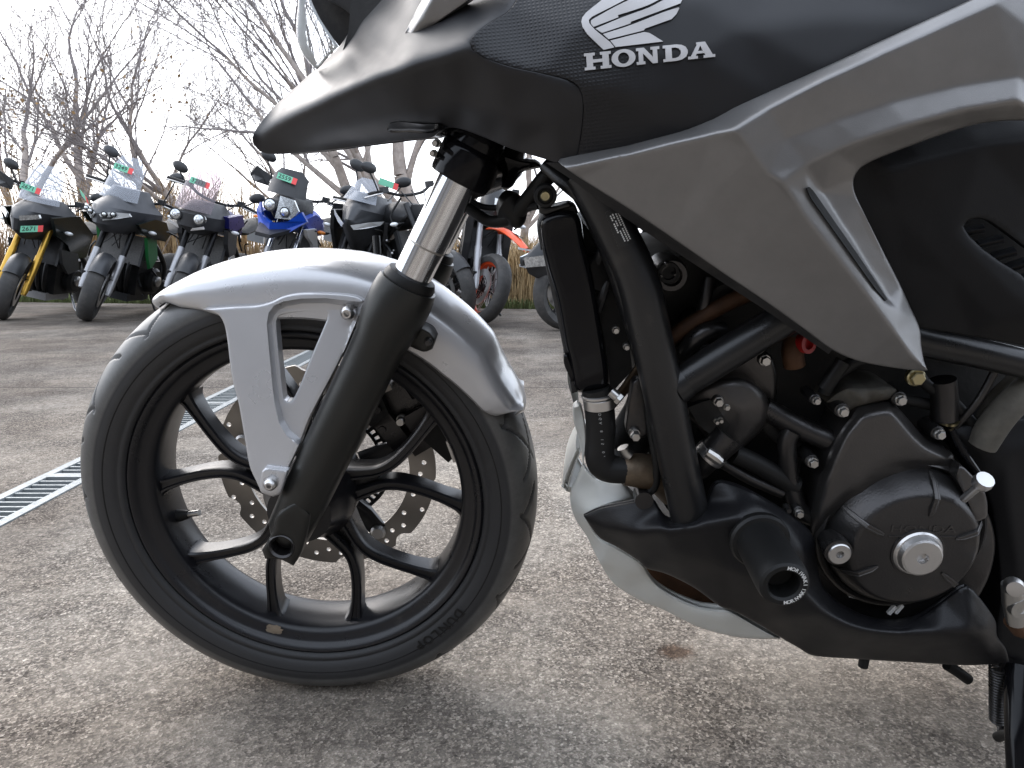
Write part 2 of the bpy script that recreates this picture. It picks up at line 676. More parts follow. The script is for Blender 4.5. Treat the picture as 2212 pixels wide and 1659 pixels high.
def bolt(u, v, d, rpx, m, parent, hexed=True, flange=True, h=0.007, socket=False, name='bolt', axis=(0, -1, 0)):
    r = rpx * mpx(u, v, d)
    c = P(u, v, d)
    mb = MB()
    if flange:
        mb.lathe([(0, -0.004), (r, -0.004), (r, 0.0012), (r * 0.86, 0.0026), (0, 0.0026)], c, axis, 20)
    r2 = r * (0.76 if flange else 1)
    if hexed:
        mb.lathe([(0, 0.002), (r2 * 1.06, 0.002), (r2 * 1.06, h - 0.0012), (r2 * 0.88, h), (0, h)], c, axis, 6, a0=random.random())
    elif socket:
        mb.lathe([(0, -0.003), (r, -0.003), (r * 0.98, h * 0.35), (r * 0.86, h * 0.75), (r * 0.55, h), (r * 0.36, h), (r * 0.32, h * 0.35), (0, h * 0.3)], c, axis, 20)
    else:
        mb.lathe([(0, 0), (r2, 0), (r2, h * 0.8), (r2 * 0.85, h), (0, h)], c, axis, 18)
    return mb.build(name, m, parent)
# ------------------------------------------------------------------ ground: weathered exposed aggregate concrete
def ground_mat():
    m = bpy.data.materials.new('exposed aggregate concrete')
    m.use_nodes = True
    t = m.node_tree
    b = t.nodes['Principled BSDF']
    tc = t.nodes.new('ShaderNodeTexCoord')
    L = t.links.new

    def noise(scale, detail=4, rough=0.6, dist=0.0):
        n = t.nodes.new('ShaderNodeTexNoise')
        n.inputs['Scale'].default_value = scale
        n.inputs['Detail'].default_value = detail
        n.inputs['Roughness'].default_value = rough
        n.inputs['Distortion'].default_value = dist
        L(tc.outputs['Object'], n.inputs['Vector'])
        return n

    def ramp(src, stops):
        r = t.nodes.new('ShaderNodeValToRGB')
        el = r.color_ramp.elements
        while len(el) < len(stops):
            el.new(0.5)
        for e, (p, c) in zip(el, stops):
            e.position = p
            e.color = (*c, 1) if hasattr(c, '__len__') else (c, c, c, 1)
        L(src, r.inputs[0])
        return r.outputs[0]

    def mix(fac, a, b_, mode='MIX'):
        x = t.nodes.new('ShaderNodeMix')
        x.data_type = 'RGBA'
        x.blend_type = mode
        for s, v in (('Factor', fac), ('A', a), ('B', b_)):
            if hasattr(v, 'node'):
                L(v, x.inputs[s])
            elif hasattr(v, '__len__'):
                x.inputs[s].default_value = (*v, 1)
            else:
                x.inputs[s].default_value = v
        return x.outputs['Result']
    vo = t.nodes.new('ShaderNodeTexVoronoi')
    vo.inputs['Scale'].default_value = 290
    L(tc.outputs['Object'], vo.inputs['Vector'])
    stone = ramp(vo.outputs['Color'], [(0.0, (0.035, 0.033, 0.031)), (0.28, (0.12, 0.112, 0.104)), (0.55, (0.24, 0.225, 0.207)), (0.78, (0.47, 0.44, 0.40)), (1.0, (0.80, 0.765, 0.71))])
    vo2 = t.nodes.new('ShaderNodeTexVoronoi')
    vo2.inputs['Scale'].default_value = 95
    L(tc.outputs['Object'], vo2.inputs['Vector'])
    stone2 = ramp(vo2.outputs['Color'], [(0.0, (0.09, 0.08, 0.075)), (0.5, (0.20, 0.175, 0.155)), (1.0, (0.40, 0.355, 0.31))])
    fine = noise(420, 3, 0.7)
    c = mix(0.25, stone, stone2)
    c = mix(0.8, c, ramp(fine.outputs[0], [(0.3, 0.42), (0.5, 0.92), (0.7, 1.75)]), 'MULTIPLY')
    # pale laitance left between patches where the stones show
    pat = noise(3.2, 7, 0.68, 0.3)
    pat2 = noise(17, 6, 0.7)
    pale = mix(0.5, ramp(pat.outputs[0], [(0.42, 0.0), (0.58, 1.0)]), ramp(pat2.outputs[0], [(0.40, 0.1), (0.58, 1.0)]), 'MULTIPLY')
    c = mix(pale, c, mix(0.42, c, (0.60, 0.57, 0.52)))
    dark = noise(0.9, 6, 0.6)
    c = mix(ramp(dark.outputs[0], [(0.40, 0.9), (0.58, 0.0)]), c, mix(0.7, c, (0.40, 0.38, 0.38), 'MULTIPLY'))
    tint = noise(1.7, 3)
    c = mix(0.95, c, ramp(tint.outputs[0], [(0.35, (0.95, 0.86, 0.765)), (0.65, (0.885, 0.84, 0.785))]), 'MULTIPLY')
    mid = noise(62, 5, 0.72)
    c = mix(0.85, c, ramp(mid.outputs[0], [(0.32, 0.62), (0.5, 1.0), (0.68, 1.42)]), 'MULTIPLY')
    # the slab farther back was poured from a darker mix; tooled joints part the slabs
    sy = t.nodes.new('ShaderNodeSeparateXYZ')
    L(tc.outputs['Object'], sy.inputs[0])
    wob = noise(2.1, 5, 0.6)
    ys = t.nodes.new('ShaderNodeMath')
    ys.operation = 'MULTIPLY_ADD'
    ys.inputs[1].default_value = 0.5
    L(wob.outputs[0], ys.inputs[0])
    L(sy.outputs['Y'], ys.inputs[2])
    fy = t.nodes.new('ShaderNodeMapRange')
    fy.inputs['From Min'].default_value = 2.2
    fy.inputs['From Max'].default_value = 3.5
    L(ys.outputs[0], fy.inputs['Value'])
    c = mix(fy.outputs[0], mix(1.0, c, (0.87, 0.88, 0.885), 'MULTIPLY'), mix(1.0, c, (0.58, 0.585, 0.60), 'MULTIPLY'))
    for jy in (3.32, 6.42):
        d1 = t.nodes.new('ShaderNodeMath')
        d1.operation = 'SUBTRACT'
        d1.inputs[1].default_value = jy
        L(sy.outputs['Y'], d1.inputs[0])
        d2 = t.nodes.new('ShaderNodeMath')
        d2.operation = 'ABSOLUTE'
        L(d1.outputs[0], d2.inputs[0])
        d3 = t.nodes.new('ShaderNodeMapRange')
        d3.inputs['From Min'].default_value = 0.006
        d3.inputs['From Max'].default_value = 0.013
        d3.inputs['To Min'].default_value = 0.65
        d3.inputs['To Max'].default_value = 0.0
        L(d2.outputs[0], d3.inputs['Value'])
        c = mix(d3.outputs[0], c, (0.05, 0.046, 0.042))
    # a rusty oil stain under the belly pan
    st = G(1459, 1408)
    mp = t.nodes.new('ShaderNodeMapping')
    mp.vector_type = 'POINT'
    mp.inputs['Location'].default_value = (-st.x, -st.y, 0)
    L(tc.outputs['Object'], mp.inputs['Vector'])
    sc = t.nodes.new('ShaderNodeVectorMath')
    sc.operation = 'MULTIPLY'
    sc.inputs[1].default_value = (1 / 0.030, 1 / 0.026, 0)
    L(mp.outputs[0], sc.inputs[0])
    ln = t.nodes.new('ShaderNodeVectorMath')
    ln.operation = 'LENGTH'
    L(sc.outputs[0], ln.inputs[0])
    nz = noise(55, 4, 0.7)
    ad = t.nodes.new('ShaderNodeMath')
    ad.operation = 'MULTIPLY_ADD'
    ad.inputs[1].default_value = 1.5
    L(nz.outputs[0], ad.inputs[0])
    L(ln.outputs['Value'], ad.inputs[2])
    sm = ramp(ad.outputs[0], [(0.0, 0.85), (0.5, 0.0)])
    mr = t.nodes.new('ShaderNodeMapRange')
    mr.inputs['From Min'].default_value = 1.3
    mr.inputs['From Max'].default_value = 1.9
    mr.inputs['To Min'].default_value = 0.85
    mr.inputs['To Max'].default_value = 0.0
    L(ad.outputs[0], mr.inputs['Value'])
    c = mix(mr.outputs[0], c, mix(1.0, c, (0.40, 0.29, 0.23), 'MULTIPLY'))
    L(c, b.inputs['Base Color'])
    b.inputs['Roughness'].default_value = 0.9
    b.inputs['Specular IOR Level'].default_value = 0.1
    bn = t.nodes.new('ShaderNodeBump')
    bn.inputs['Strength'].default_value = 0.7
    bn.inputs['Distance'].default_value = 0.003
    hm = mix(0.5, vo.outputs['Distance'], fine.outputs[0])
    L(hm, bn.inputs['Height'])
    L(bn.outputs[0], b.inputs['Normal'])
    return m


M['ground'] = ground_mat()
M['soil'] = mat('dry winter soil', (0.16, 0.12, 0.08), 0.95, var=0.4, vscale=2.0)

# the drain runs straight away from the camera, its grating flush with the slab
DX0 = G(0, 1070).x
DX1 = G(0, 1140).x
DX0, DX1 = min(DX0, DX1), max(DX0, DX1)
DY0, DY1 = 0.9, 5.2
SLAB_END = 8.0
mb = MB()


def sheet(mb, x0, y0, x1, y1, z):
    mb.add([(x0, y0, z), (x1, y0, z), (x1, y1, z), (x0, y1, z)], [(0, 1, 2, 3)])


SE = [(-60, 9.35), (-6.2, 9.35), (0.2, 8.15), (60, 8.15)]            # back edge of the slab


def slab_end(x):
    return float(np.interp(x, [p[0] for p in SE], [p[1] for p in SE]))


def poly(mb, pts):
    mb.add([(x, y, 0) for x, y in pts], [tuple(range(len(pts)))])


poly(mb, [(-60, -60), (DX0, -60), (DX0, slab_end(DX0)), (-6.2, 9.35), (-60, 9.35)])
poly(mb, [(DX1, -60), (60, -60), (60, 8.15), (0.2, 8.15), (DX1, slab_end(DX1))])
poly(mb, [(DX0, -60), (DX1, -60), (DX1, DY0), (DX0, DY0)])
poly(mb, [(DX0, DY1), (DX1, DY1), (DX1, slab_end(DX1)), (DX0, slab_end(DX0))])
# slab edge at the back and the walls of the drain channel
for (p_, q_) in zip(SE[:-1], SE[1:]):
    mb.add([(*p_, 0), (*q_, 0), (*q_, -0.15), (*p_, -0.15)], [(0, 1, 2, 3)])
for (xa, ya, xb, yb) in ((DX0, DY0, DX0, DY1), (DX1, DY0, DX1, DY1), (DX0, DY0, DX1, DY0), (DX0, DY1, DX1, DY1)):
    mb.add([(xa, ya, 0), (xb, yb, 0), (xb, yb, -0.12), (xa, ya, -0.12)], [(0, 1, 2, 3)])
ground = mb.build('ground', M['ground'], flat=True)
tag(ground, kind='structure')
mb = MB()
sheet(mb, DX0, DY0, DX1, DY1, -0.055)
tag(mb.build('drain_floor', M['pit'], flat=True), kind='structure')
mb = MB()
NX, NY = 40, 30
vs, fs = [], []
for j in range(NY + 1):
    for i in range(NX + 1):
        x = -60 + 120 * i / NX
        y = SLAB_END + 0.0 + (j / NY) ** 2 * 600
        vs.append((x * (1 + 6 * j / NY), y, -0.045 - 0.0004 * (y - SLAB_END)))
for j in range(NY):
    for i in range(NX):
        a = j * (NX + 1) + i
        fs.append((a, a + 1, a + NX + 2, a + NX + 1))
mb.add(vs, fs)
tag(mb.build('terrain', M['soil']), kind='structure')

grate = empty('drain_grate', ((DX0 + DX1) / 2, DY0, 0))
tag(grate, 'galvanised steel drain grating set flush in the concrete behind the front wheel', 'drain grate')
W_ = DX1 - DX0
RW = W_ * 0.17
o0 = V3(((DX0 + DX1) / 2, DY0, 0))
for s in (-1, 1):
    mb = MB().box(((W_ / 2 - RW / 2 - 0.002) * s, (DY1 - DY0) / 2, -0.012), (RW, DY1 - DY0 - 0.004, 0.03))
    mb.build('rail', M['galv'], grate, flat=True)
n = int((DY1 - DY0) / 0.034)
bar0 = None
for i in range(min(n, 130)):
    y = 0.02 + i * 0.034
    if bar0 is None:
        bar0 = MB().box((0, 0, -0.012), (W_ - 2 * RW - 0.004, 0.0075, 0.026)).build('bar', M['galv'], grate, flat=True)
        bar0.location = (0, y, 0)
    else:
        b2 = bar0.copy()
        COL.objects.link(b2)
        b2.location = (0, y, 0)
for y in (1.05, 2.05, 3.05):
    mb = MB().box((0, y, -0.0085), (W_ - 2 * RW - 0.004, 0.03, 0.024))
    mb.build('cross_plate', M['galv'], grate, flat=True)

# unseen building behind the camera, suggested by reflections, added to darken the glossy parts
shop = empty('unseen_building', (0, -6.5, 0))
tag(shop, 'unseen dark grey building added behind the camera to darken the reflections', 'building')
MB().box((0, -0.15, 1.9), (36, 0.3, 3.8)).build('wall', mat('dark grey wall cladding', (0.07, 0.068, 0.066), 0.8, var=0.2), shop, flat=True)
MB().box((0, -0.2, 3.92), (37, 2.6, 0.2)).build('roof', mat('dark roof sheet', (0.06, 0.06, 0.065), 0.7), shop, flat=True)
for k in range(4):
    MB().box((-9 + 6 * k, 0.02, 1.6), (4.2, 0.04, 3.2)).build('roller_shutter', mat('grey roller shutter', (0.11, 0.11, 0.115), 0.6, var=0.1), shop, flat=True)
# ------------------------------------------------------------------ the motorcycle in the foreground
bike = empty('motorcycle', ORG, (LEAN, 0, YAW), 0.3)
tag(bike, 'silver and black motorcycle parked closest to the camera with a winged tank emblem', 'motorcycle')
WC = P(681, 1052, 0.0)
print('WC', WC)                       # front wheel centre
YN = (0, -1, 0)


def wp(r, a, d):
    """point of the front wheel: radius, angle (0 front, 90 top), depth"""
    return V3((WC.x - r * cos(a), -d, WC.z + r * sin(a)))


# ---- rim with tyre, spokes, disc
rim = MB().lathe([(0.2275, 0.046), (0.2235, 0.0495), (0.2195, 0.0485), (0.2165, 0.043), (0.2130, 0.0395), (0.2065, 0.0375), (0.2005, 0.034),
                  (0.1975, 0.028), (0.1965, 0.018), (0.1955, 0.010), (0.1955, -0.010), (0.1965, -0.018), (0.1975, -0.028), (0.2005, -0.034), (0.2065, -0.0375),
                  (0.2130, -0.0395), (0.2165, -0.043), (0.2195, -0.0485), (0.2235, -0.0495), (0.2275, -0.046), (0.226, -0.03), (0.21, -0.02), (0.21, 0.02), (0.226, 0.03)],
                 WC, YN, 144, closed=True).build('front_wheel', M['wheel'], bike, sharp=50)


def tyre_mat():
    m = mat('front tyre rubber', (0.020, 0.020, 0.021), 0.62, bump=0.15, bscale=350, dirt=((0.06, 0.055, 0.05), 30, 0.62, 0.5))
    t = m.node_tree
    b = t.nodes['Principled BSDF']
    src = b.inputs['Base Color'].links[0].from_socket
    at = t.nodes.new('ShaderNodeAttribute')
    at.attribute_name = 'tread'
    n = t.nodes.new('ShaderNodeTexNoise')
    n.inputs['Scale'].default_value = 22
    n.inputs['Detail'].default_value = 8
    n.inputs['Roughness'].default_value = 0.75
    r = t.nodes.new('ShaderNodeValToRGB')
    r.color_ramp.elements[0].position = 0.3
    r.color_ramp.elements[1].position = 0.7
    r.color_ramp.elements[0].color = (0.050, 0.049, 0.047, 1)
    r.color_ramp.elements[1].color = (0.095, 0.093, 0.089, 1)
    tc = t.nodes.new('ShaderNodeTexCoord')
    t.links.new(tc.outputs['Object'], n.inputs['Vector'])
    t.links.new(n.outputs[0], r.inputs[0])
    mx = t.nodes.new('ShaderNodeMix')
    mx.data_type = 'RGBA'
    t.links.new(at.outputs['Fac'], mx.inputs['Factor'])
    t.links.new(src, mx.inputs['A'])
    t.links.new(r.outputs[0], mx.inputs['B'])
    t.links.new(mx.outputs['Result'], b.inputs['Base Color'])
    ro = t.nodes.new('ShaderNodeMapRange')            # scrubbed tread is smoother than the sidewall
    ro.inputs['To Min'].default_value = 0.62
    ro.inputs['To Max'].default_value = 0.40
    t.links.new(at.outputs['Fac'], ro.inputs['Value'])
    t.links.new(ro.outputs[0], b.inputs['Roughness'])
    b.inputs['Specular IOR Level'].default_value = 0.6
    return m


prof = [(0.2265, 0.0475), (0.2285, 0.0525), (0.2330, 0.0545), (0.2345, 0.0530), (0.2360, 0.0550), (0.2440, 0.0580), (0.2520, 0.0597), (0.2580, 0.0602), (0.2600, 0.0596)]
NP = 34
for i in range(1, NP + 1):                     # rounded crown
    a = (pi / 2) * i / NP
    prof.append((0.2600 + 0.040 * sin(a) ** 1.0 * 1.0, 0.0596 * cos(a) ** 0.80))
nh = len(prof)
prof = [(r if r < 0.2345 else 0.2345 + (r - 0.2345) * 0.923, d) for r, d in prof]
prof = prof + [(r, -d) for (r, d) in prof[-2::-1]]
NT = 1260
vs, fs, tr = [], [], []
rng = random.Random(4)


def groove(th, d):
    """depth of the rain grooves cut into the tread"""
    g = 0.0
    per = 2 * pi / 14
    w = 0.0034
    for side in (1, -1):
        t0 = (th * side + (0.5 * per if side < 0 else 0.0)) % per
        dd = d * side
        # long curved grooves that cross from near the centre to the shoulder
        for (ofs, d0, d1, slope, cv) in ((0.03, 0.004, 0.050, 9.0, -60), (0.26, 0.020, 0.055, -6.5, 0), (0.36, 0.030, 0.053, 5.0, 40)):
            if d0 < dd < d1:
                c = ofs + slope * (dd - d0) + cv * (dd - d0) ** 2
                x = abs(((t0 - c + per / 2) % per) - per / 2) * 0.29
                if x < w:
                    g = max(g, 0.0035)
    return g


for k in range(NT):
    th = 2 * pi * k / NT
    for i, (r, d) in enumerate(prof):
        on = r > 0.260
        g = groove(th, d) if on else 0.0
        e = (cos(th), sin(th))
        vs.append((WC.x - (r - g) * e[0], -d, WC.z + (r - g) * e[1]))
        tr.append(0.0 if (not on or g > 0) else min(1.0, (r - 0.260) / 0.003))
m_ = len(prof)
for k in range(NT):
    k2 = (k + 1) % NT
    for i in range(m_ - 1):
        fs.append((k * m_ + i, k2 * m_ + i, k2 * m_ + i + 1, k * m_ + i + 1))
me = bpy.data.meshes.new('tyre')
me.from_pydata(vs, [], fs)
me.polygons.foreach_set('use_smooth', [True] * len(me.polygons))
me.attributes.new('tread', 'FLOAT', 'POINT').data.foreach_set('value', tr)
me.materials.append(tyre_mat())
tyre = bpy.data.objects.new('tyre', me)
COL.objects.link(tyre)
tyre.parent = rim
# raised sidewall line and moulded lettering
MB().lathe([(0.2485, 0.0585), (0.2490, 0.0597), (0.2500, 0.0600), (0.2505, 0.0588)], WC, YN, 144, closed=True).build('sidewall_rib', M['rubber'], rim)


def text_mesh(body, size, bold=0.0):
    c = bpy.data.curves.new('txt', 'FONT')
    c.body = body
    c.size = size
    c.offset = bold
    c.align_x = 'CENTER'
    c.align_y = 'CENTER'
    c.resolution_u = 2
    o = bpy.data.objects.new('txt', c)
    COL.objects.link(o)
    bpy.context.view_layer.update()
    me = bpy.data.meshes.new_from_object(o)
    bpy.data.objects.remove(o)
    vs = [tuple(v.co) for v in me.vertices]
    fs = [tuple(p.vertices) for p in me.polygons]
    bpy.data.meshes.remove(me)
    return vs, fs


def arc_text(body, size, fn, spread, a0, bold=0.0):
    """letters set one by one along an arc; fn(angle) -> (origin, right, up)"""
    mb = MB()
    for i, ch in enumerate(body):
        if ch == ' ':
            continue
        vs, fs = text_mesh(ch, size, bold)
        o, r, u = fn(a0 + i * spread)
        mb.add([o + r * x + u * y for (x, y, z) in vs], fs)
    return mb


def side_fn(r, d):
    def fn(a):
        return wp(r, a, d), V3((sin(a), 0, cos(a))), V3((-cos(a), 0, sin(a)))      # tops of the letters outwards
    return fn


aD, aP = math.atan2(P(988, 1322, .058).z - WC.z, WC.x - P(988, 1322, .058).x), math.atan2(P(902, 1386, .058).z - WC.z, WC.x - P(902, 1386, .058).x)
t_ = arc_text('DUNLOP', 0.0185, side_fn(0.2445, 0.0605), (aP - aD) / 5, aD, 0.0004)
t_.build('sidewall_lettering', mat('moulded tyre lettering', (0.006, 0.006, 0.006), 0.45), rim, flat=True)

SEC = [(1.0, -0.72), (1.0, -0.45), (0.80, -0.34), (0.80, 0.34), (1.0, 0.45), (1.0, 0.72), (0.82, 0.95), (0.4, 1.0), (-0.8, 0.92), (-1, 0.6), (-1, -0.6), (-0.8, -0.92), (0.4, -1.0), (0.82, -0.95)]
spoke_mid = [R(22 + 72 * k) for k in range(5)]
hub = MB().lathe([(0.022, 0.075), (0.040, 0.072), (0.046, 0.055), (0.052, 0.040), (0.060, 0.028), (0.060, -0.028), (0.054, -0.045), (0.048, -0.06), (0.022, -0.062)], WC, YN, 48)
hub.build('hub', M['wheel'], rim)
for am in spoke_mid:
    for s in (-1, 1):
        pts = [wp(0.042, am + s * R(26), 0.004), wp(0.070, am + s * R(10.8), 0.006), wp(0.096, am + s * R(6.4), 0.007), wp(0.119, am + s * R(8.0), 0.007),
               wp(0.145, am + s * R(12.2), 0.006), wp(0.170, am + s * R(16.0), 0.005), wp(0.190, am + s * R(18.6), 0.004), wp(0.199, am + s * R(19.6), 0.003)]
        rr = [(0.022, 0.011), (0.019, 0.0080), (0.0170, 0.0070), (0.0160, 0.0072), (0.0150, 0.0072), (0.0150, 0.0074), (0.0165, 0.0092), (0.020, 0.0145)]
        MB().tube(pts, rr, smooth=4, sec=SEC).build('spoke', M['wheel'], rim, sharp=28)
    # web that closes the fork of each pair
    pw = [wp(0.045, am - R(20), .013), wp(0.070, am - R(8), .013), wp(0.090, am - R(4.5), .012), wp(0.090, am + R(4.5), .012), wp(0.070, am + R(8), .013), wp(0.045, am + R(20), .013)]
    MB().add(pw + [V3((p.x, p.y + .024, p.z)) for p in pw], [(0, 1, 2, 3, 4, 5), (11, 10, 9, 8, 7, 6)] + [(i, i + 6, (i + 1) % 6 + 6, (i + 1) % 6) for i in range(6)]).build('spoke_web', M['wheel'], rim, flat=True)
# valve stem
a = R(-13)
mb = MB().tube([wp(0.199, a, 0.0), wp(0.190, a, 0.002), wp(0.178, a, 0.004)], [0.009, 0.008, 0.0055], 14)
vst = mb.build('valve_stem', M['rubber'], rim)
MB().tube([wp(0.178, a, 0.004), wp(0.162, a, 0.006)], [0.0042, 0.0042], 12).build('valve_cap', M['zinc'], rim)
# dried splash of mud on the rim
pm = P(592, 1359, .0385)
rngm = random.Random(2)
mud = []
for k in range(22):
    a_ = 2 * pi * k / 22
    mud.append((cos(a_) * .0125 * rngm.uniform(.75, 1.1), sin(a_) * .0095 * rngm.uniform(.75, 1.1)))
mm_ = MB()
mm_.add([pm + V3((x, -.0012 - .10 * y, y)) for x, y in mud] + [pm + V3((0, -.0026, 0))], [(i, (i + 1) % 22, 22) for i in range(22)])
mm_.build('mud_splash', mat('dried mud', (0.23, 0.185, 0.135), 0.9, var=0.3, vscale=80), rim)
# petal brake disc on the far side, with drilled holes
def disc_outline(n, r, petals, depth, ph):
    pts = []
    for k in range(n):
        a = 2 * pi * k / n
        x = (a * petals / (2 * pi) + ph) % 1.0
        rr = r - depth * (0.0 if x < 0.72 else sin((x - 0.72) / 0.28 * pi) ** 0.6)
        pts.append((rr * cos(a), rr * sin(a)))
    return pts


def flat_ring(outline, inner, holes, d0, thick):
    co, ed = [], []
    for lp in [outline, inner] + holes:
        o = len(co)
        co += [V3((x, y, 0)).to_2d() for x, y in lp]
        ed += [(o + i, o + (i + 1) % len(lp)) for i in range(len(lp))]
    ov, oe, of, _, _, _ = delaunay_2d_cdt(co, ed, [], 0, 1e-7)
    q = np.array([(p.x, p.y) for p in ov])
    tri = np.array([t for t in of if len(t) == 3])
    cen = q[tri].mean(1)
    ok = in_poly(cen, np.array(outline)) & ~in_poly(cen, np.array(inner))
    for h in holes:
        ok &= ~in_poly(cen, np.array(h))
    tri = tri[ok]
    e = np.concatenate([tri[:, [0, 1]], tri[:, [1, 2]], tri[:, [2, 0]]])
    uq, idx, cnt = np.unique(np.sort(e, 1), axis=0, return_index=True, return_counts=True)
    bnd = e[idx[cnt == 1]]
    n = len(q)
    mb = MB()
    mb.v = [(WC.x + x, -d0, WC.z + y) for x, y in q] + [(WC.x + x, -d0 + thick, WC.z + y) for x, y in q]
    mb.f = [tuple(t) for t in tri] + [tuple(t[::-1] + n) for t in tri] + [(b, a, a + n, b + n) for a, b in bnd]
    return mb


def circ(cx, cy, r, n=14):
    return [(cx + r * cos(2 * pi * k / n), cy + r * sin(2 * pi * k / n)) for k in range(n)]


dh = []
for k in range(48):
    a = 2 * pi * (k + 0.5) / 48
    rr = (0.137, 0.126, 0.146)[k % 3] if k % 6 < 3 else (0.126, 0.139, 0.131)[k % 3]
    dh.append(circ(rr * cos(a), rr * sin(a), 0.0034, 10))
flat_ring(disc_outline(240, 0.153, 10, 0.010, 0.2), circ(0, 0, 0.116, 96), dh, -0.060, 0.0045).build('brake_disc', M['disc'], rim, sharp=30)
sl = []
for k in range(50):
    a = 2 * pi * k / 50
    c_, s_ = cos(a), sin(a)
    for_ = []
    for (r_, w_) in ((0.0755, -0.0025), (0.0825, -0.0025), (0.0825, 0.0025), (0.0755, 0.0025)):
        for_.append((r_ * c_ - w_ * s_, r_ * s_ + w_ * c_))
    sl.append(for_)
flat_ring(circ(0, 0, 0.088, 100), circ(0, 0, 0.071, 100), sl, -0.078, 0.003).build('pulse_ring', M['ring'], rim, sharp=30)
for k in range(5):
    a = R(20 + 72 * k)
    MB().tube([wp(0.055, a, -0.045), wp(0.085, a, -0.060), wp(0.118, a, -0.0615)], [(0.006, 0.016), (0.006, 0.014), (0.004, 0.013)], sec=SEC).build('disc_carrier', M['wheel'], rim)
    MB().lathe([(0, -0.008), (0.011, -0.008), (0.011, 0.008), (0.008, 0.012), (0, 0.012)], wp(0.1195, a, -0.062), YN, 16).build('disc_rivet', M['alu'], rim)
# two clip-on balance weights
for (a, dd) in ((R(150), -0.01), (R(163), 0.0)):
    MB().box(wp(0.1925, a, dd), (0.006, 0.018, 0.030), Matrix.Rotation(a, 3, 'Y')).build('balance_weight', M['alu'], rim)

# ---- fork legs
FA, FB = P(627, 1140, 0.100), P(990, 390, 0.100)     # axis of the near leg
fdir = (FB - FA).normalized()
FA2, FB2 = V3((FA.x, -FA.y, FA.z)), V3((FB.x, -FB.y, FB.z))


def fl(t, far=False):
    p = FA + fdir * t
    return V3((p.x, -p.y, p.z)) if far else p


def t_at(v):
    """distance up the leg at picture height v"""
    lo, hi = -0.2, 1.2
    for _ in range(40):
        mid = (lo + hi) / 2
        q = MB4 @ fl(mid) - CAM
        vv = CY - FPX * q.dot(UPV) / q.dot(FWD)
        lo, hi = (mid, hi) if vv > v else (lo, mid)
    return lo


tS, tT, tC = t_at(612), t_at(380), t_at(290)
for far in (False, True):
    prof = [(0.0, -0.012), (0.020, -0.012), (0.0265, 0.0), (0.0285, 0.05), (0.0292, 0.12), (0.0290, 0.25), (0.0290, tS - 0.10), (0.0300, tS - 0.07),
            (0.0340, tS - 0.048), (0.0345, tS - 0.02), (0.0330, tS - 0.006), (0.0315, tS), (0.0235, tS + 0.001), (0.0, tS - 0.01)]
    leg = MB().lathe(prof, fl(0, far), fdir, 48).build('fork_leg', M['slider'], bike, sharp=32)
    MB().lathe([(0.0205, tS - 0.02), (0.0285, tS - 0.004), (0.0290, tS + 0.004), (0.0262, tS + 0.010), (0.0215, tS + 0.011)], fl(0, far), fdir, 40).build('dust_seal', M['rubber'], leg)
    MB().lathe([(0.0205, tS - 0.05), (0.0205, tC + 0.10)], fl(0, far), fdir, 48).build('fork_tube', M['chrome'], leg)
    if not far:
        MB().lathe([(0.02055, t_at(533)), (0.02075, t_at(531)), (0.02055, t_at(529))], fl(0), fdir, 48).build('oil_line', M['disc'], leg)
# axle lug at the foot of the near leg
lug = panel('axle_clamp', [(566, 1188, .127), (588, 1150, .129), (600, 1110, .129), (640, 1080, .129), (672, 1110, .129), (664, 1150, .128), (650, 1196, .127), (634, 1222, .126), (604, 1208, .126), (573, 1207, .126)],
            M['slider'], bike, thick=0.05, step=6, rnd=(10, .006), holes=[[(629 + 0 * 1, 1181), (624, 1168), (612, 1161), (598, 1163), (588, 1174), (588, 1188), (597, 1199), (611, 1202), (624, 1195)]])[0]
c = P(608, 1181, 0.127)
MB().lathe([(0.0125, -0.03), (0.0125, -0.001), (0.0145, 0.0015), (0.0165, -0.001), (0.0165, -0.03)], c, YN, 32).build('axle_collar', M['castblk'], lug)
MB().lathe([(0.0, -0.016), (0.0115, -0.016), (0.0115, -0.028)], c, YN, 24).build('axle_end', M['deep'], lug)
c2 = P(650, 1205, .12)
# bracket that carries the mudguard behind the leg
panel('fender_bracket', [(868, 738, .09), (886, 715, .1), (905, 706, .1), (928, 718, .1), (940, 735, .098), (934, 754, .098), (915, 760, .096), (885, 748, .09)], M['slider'], bike, thick=.03, step=6, rnd=(7, .004))
bolt(925, 738, .1, 9, M['castblk'], bike)

# ---- lower yoke with clamp
yk = MB().lathe([(0.0215, t_at(392)), (0.0300, t_at(390)), (0.0310, t_at(384)), (0.0310, t_at(330)), (0.0300, t_at(325)), (0.0275, t_at(318)), (0.0275, t_at(296)), (0.0265, t_at(288)), (0.021, t_at(286))], fl(0), fdir, 40)
yoke = yk.build('lower_yoke', M['gloss'], bike)
yk2 = MB()
a_, b_ = fl(t_at(362)), fl(t_at(362), True)
yk2.tube([a_ + V3((0.004, 0, 0.0)), (a_ + b_) / 2 + V3((0.03, 0, .005)), b_ + V3((0.004, 0, 0))], [(0.032, 0.032)] * 3, 14, smooth=5)
yk2.build('yoke_bridge', M['gloss'], bike)
MB().lathe([(0.021, t_at(392)), (0.030, t_at(390)), (0.031, t_at(330)), (0.027, t_at(296)), (0.021, t_at(286))], fl(0, True), fdir, 24).build('yoke_clamp', M['gloss'], bike)
panel('steering_stop', [(1022, 330, .085), (1060, 325, .09), (1120, 345, .09), (1160, 352, .09), (1172, 362, .09), (1150, 366, .085), (1126, 374, .08), (1108, 402, .07), (1092, 412, .07), (1070, 400, .07), (1040, 396, .07), (1020, 380, .08)], M['gloss'], bike, thick=.12, step=8, rnd=(10, .008))
bolt(944, 309, .12, 9, M['zinc'], yoke, h=.02)
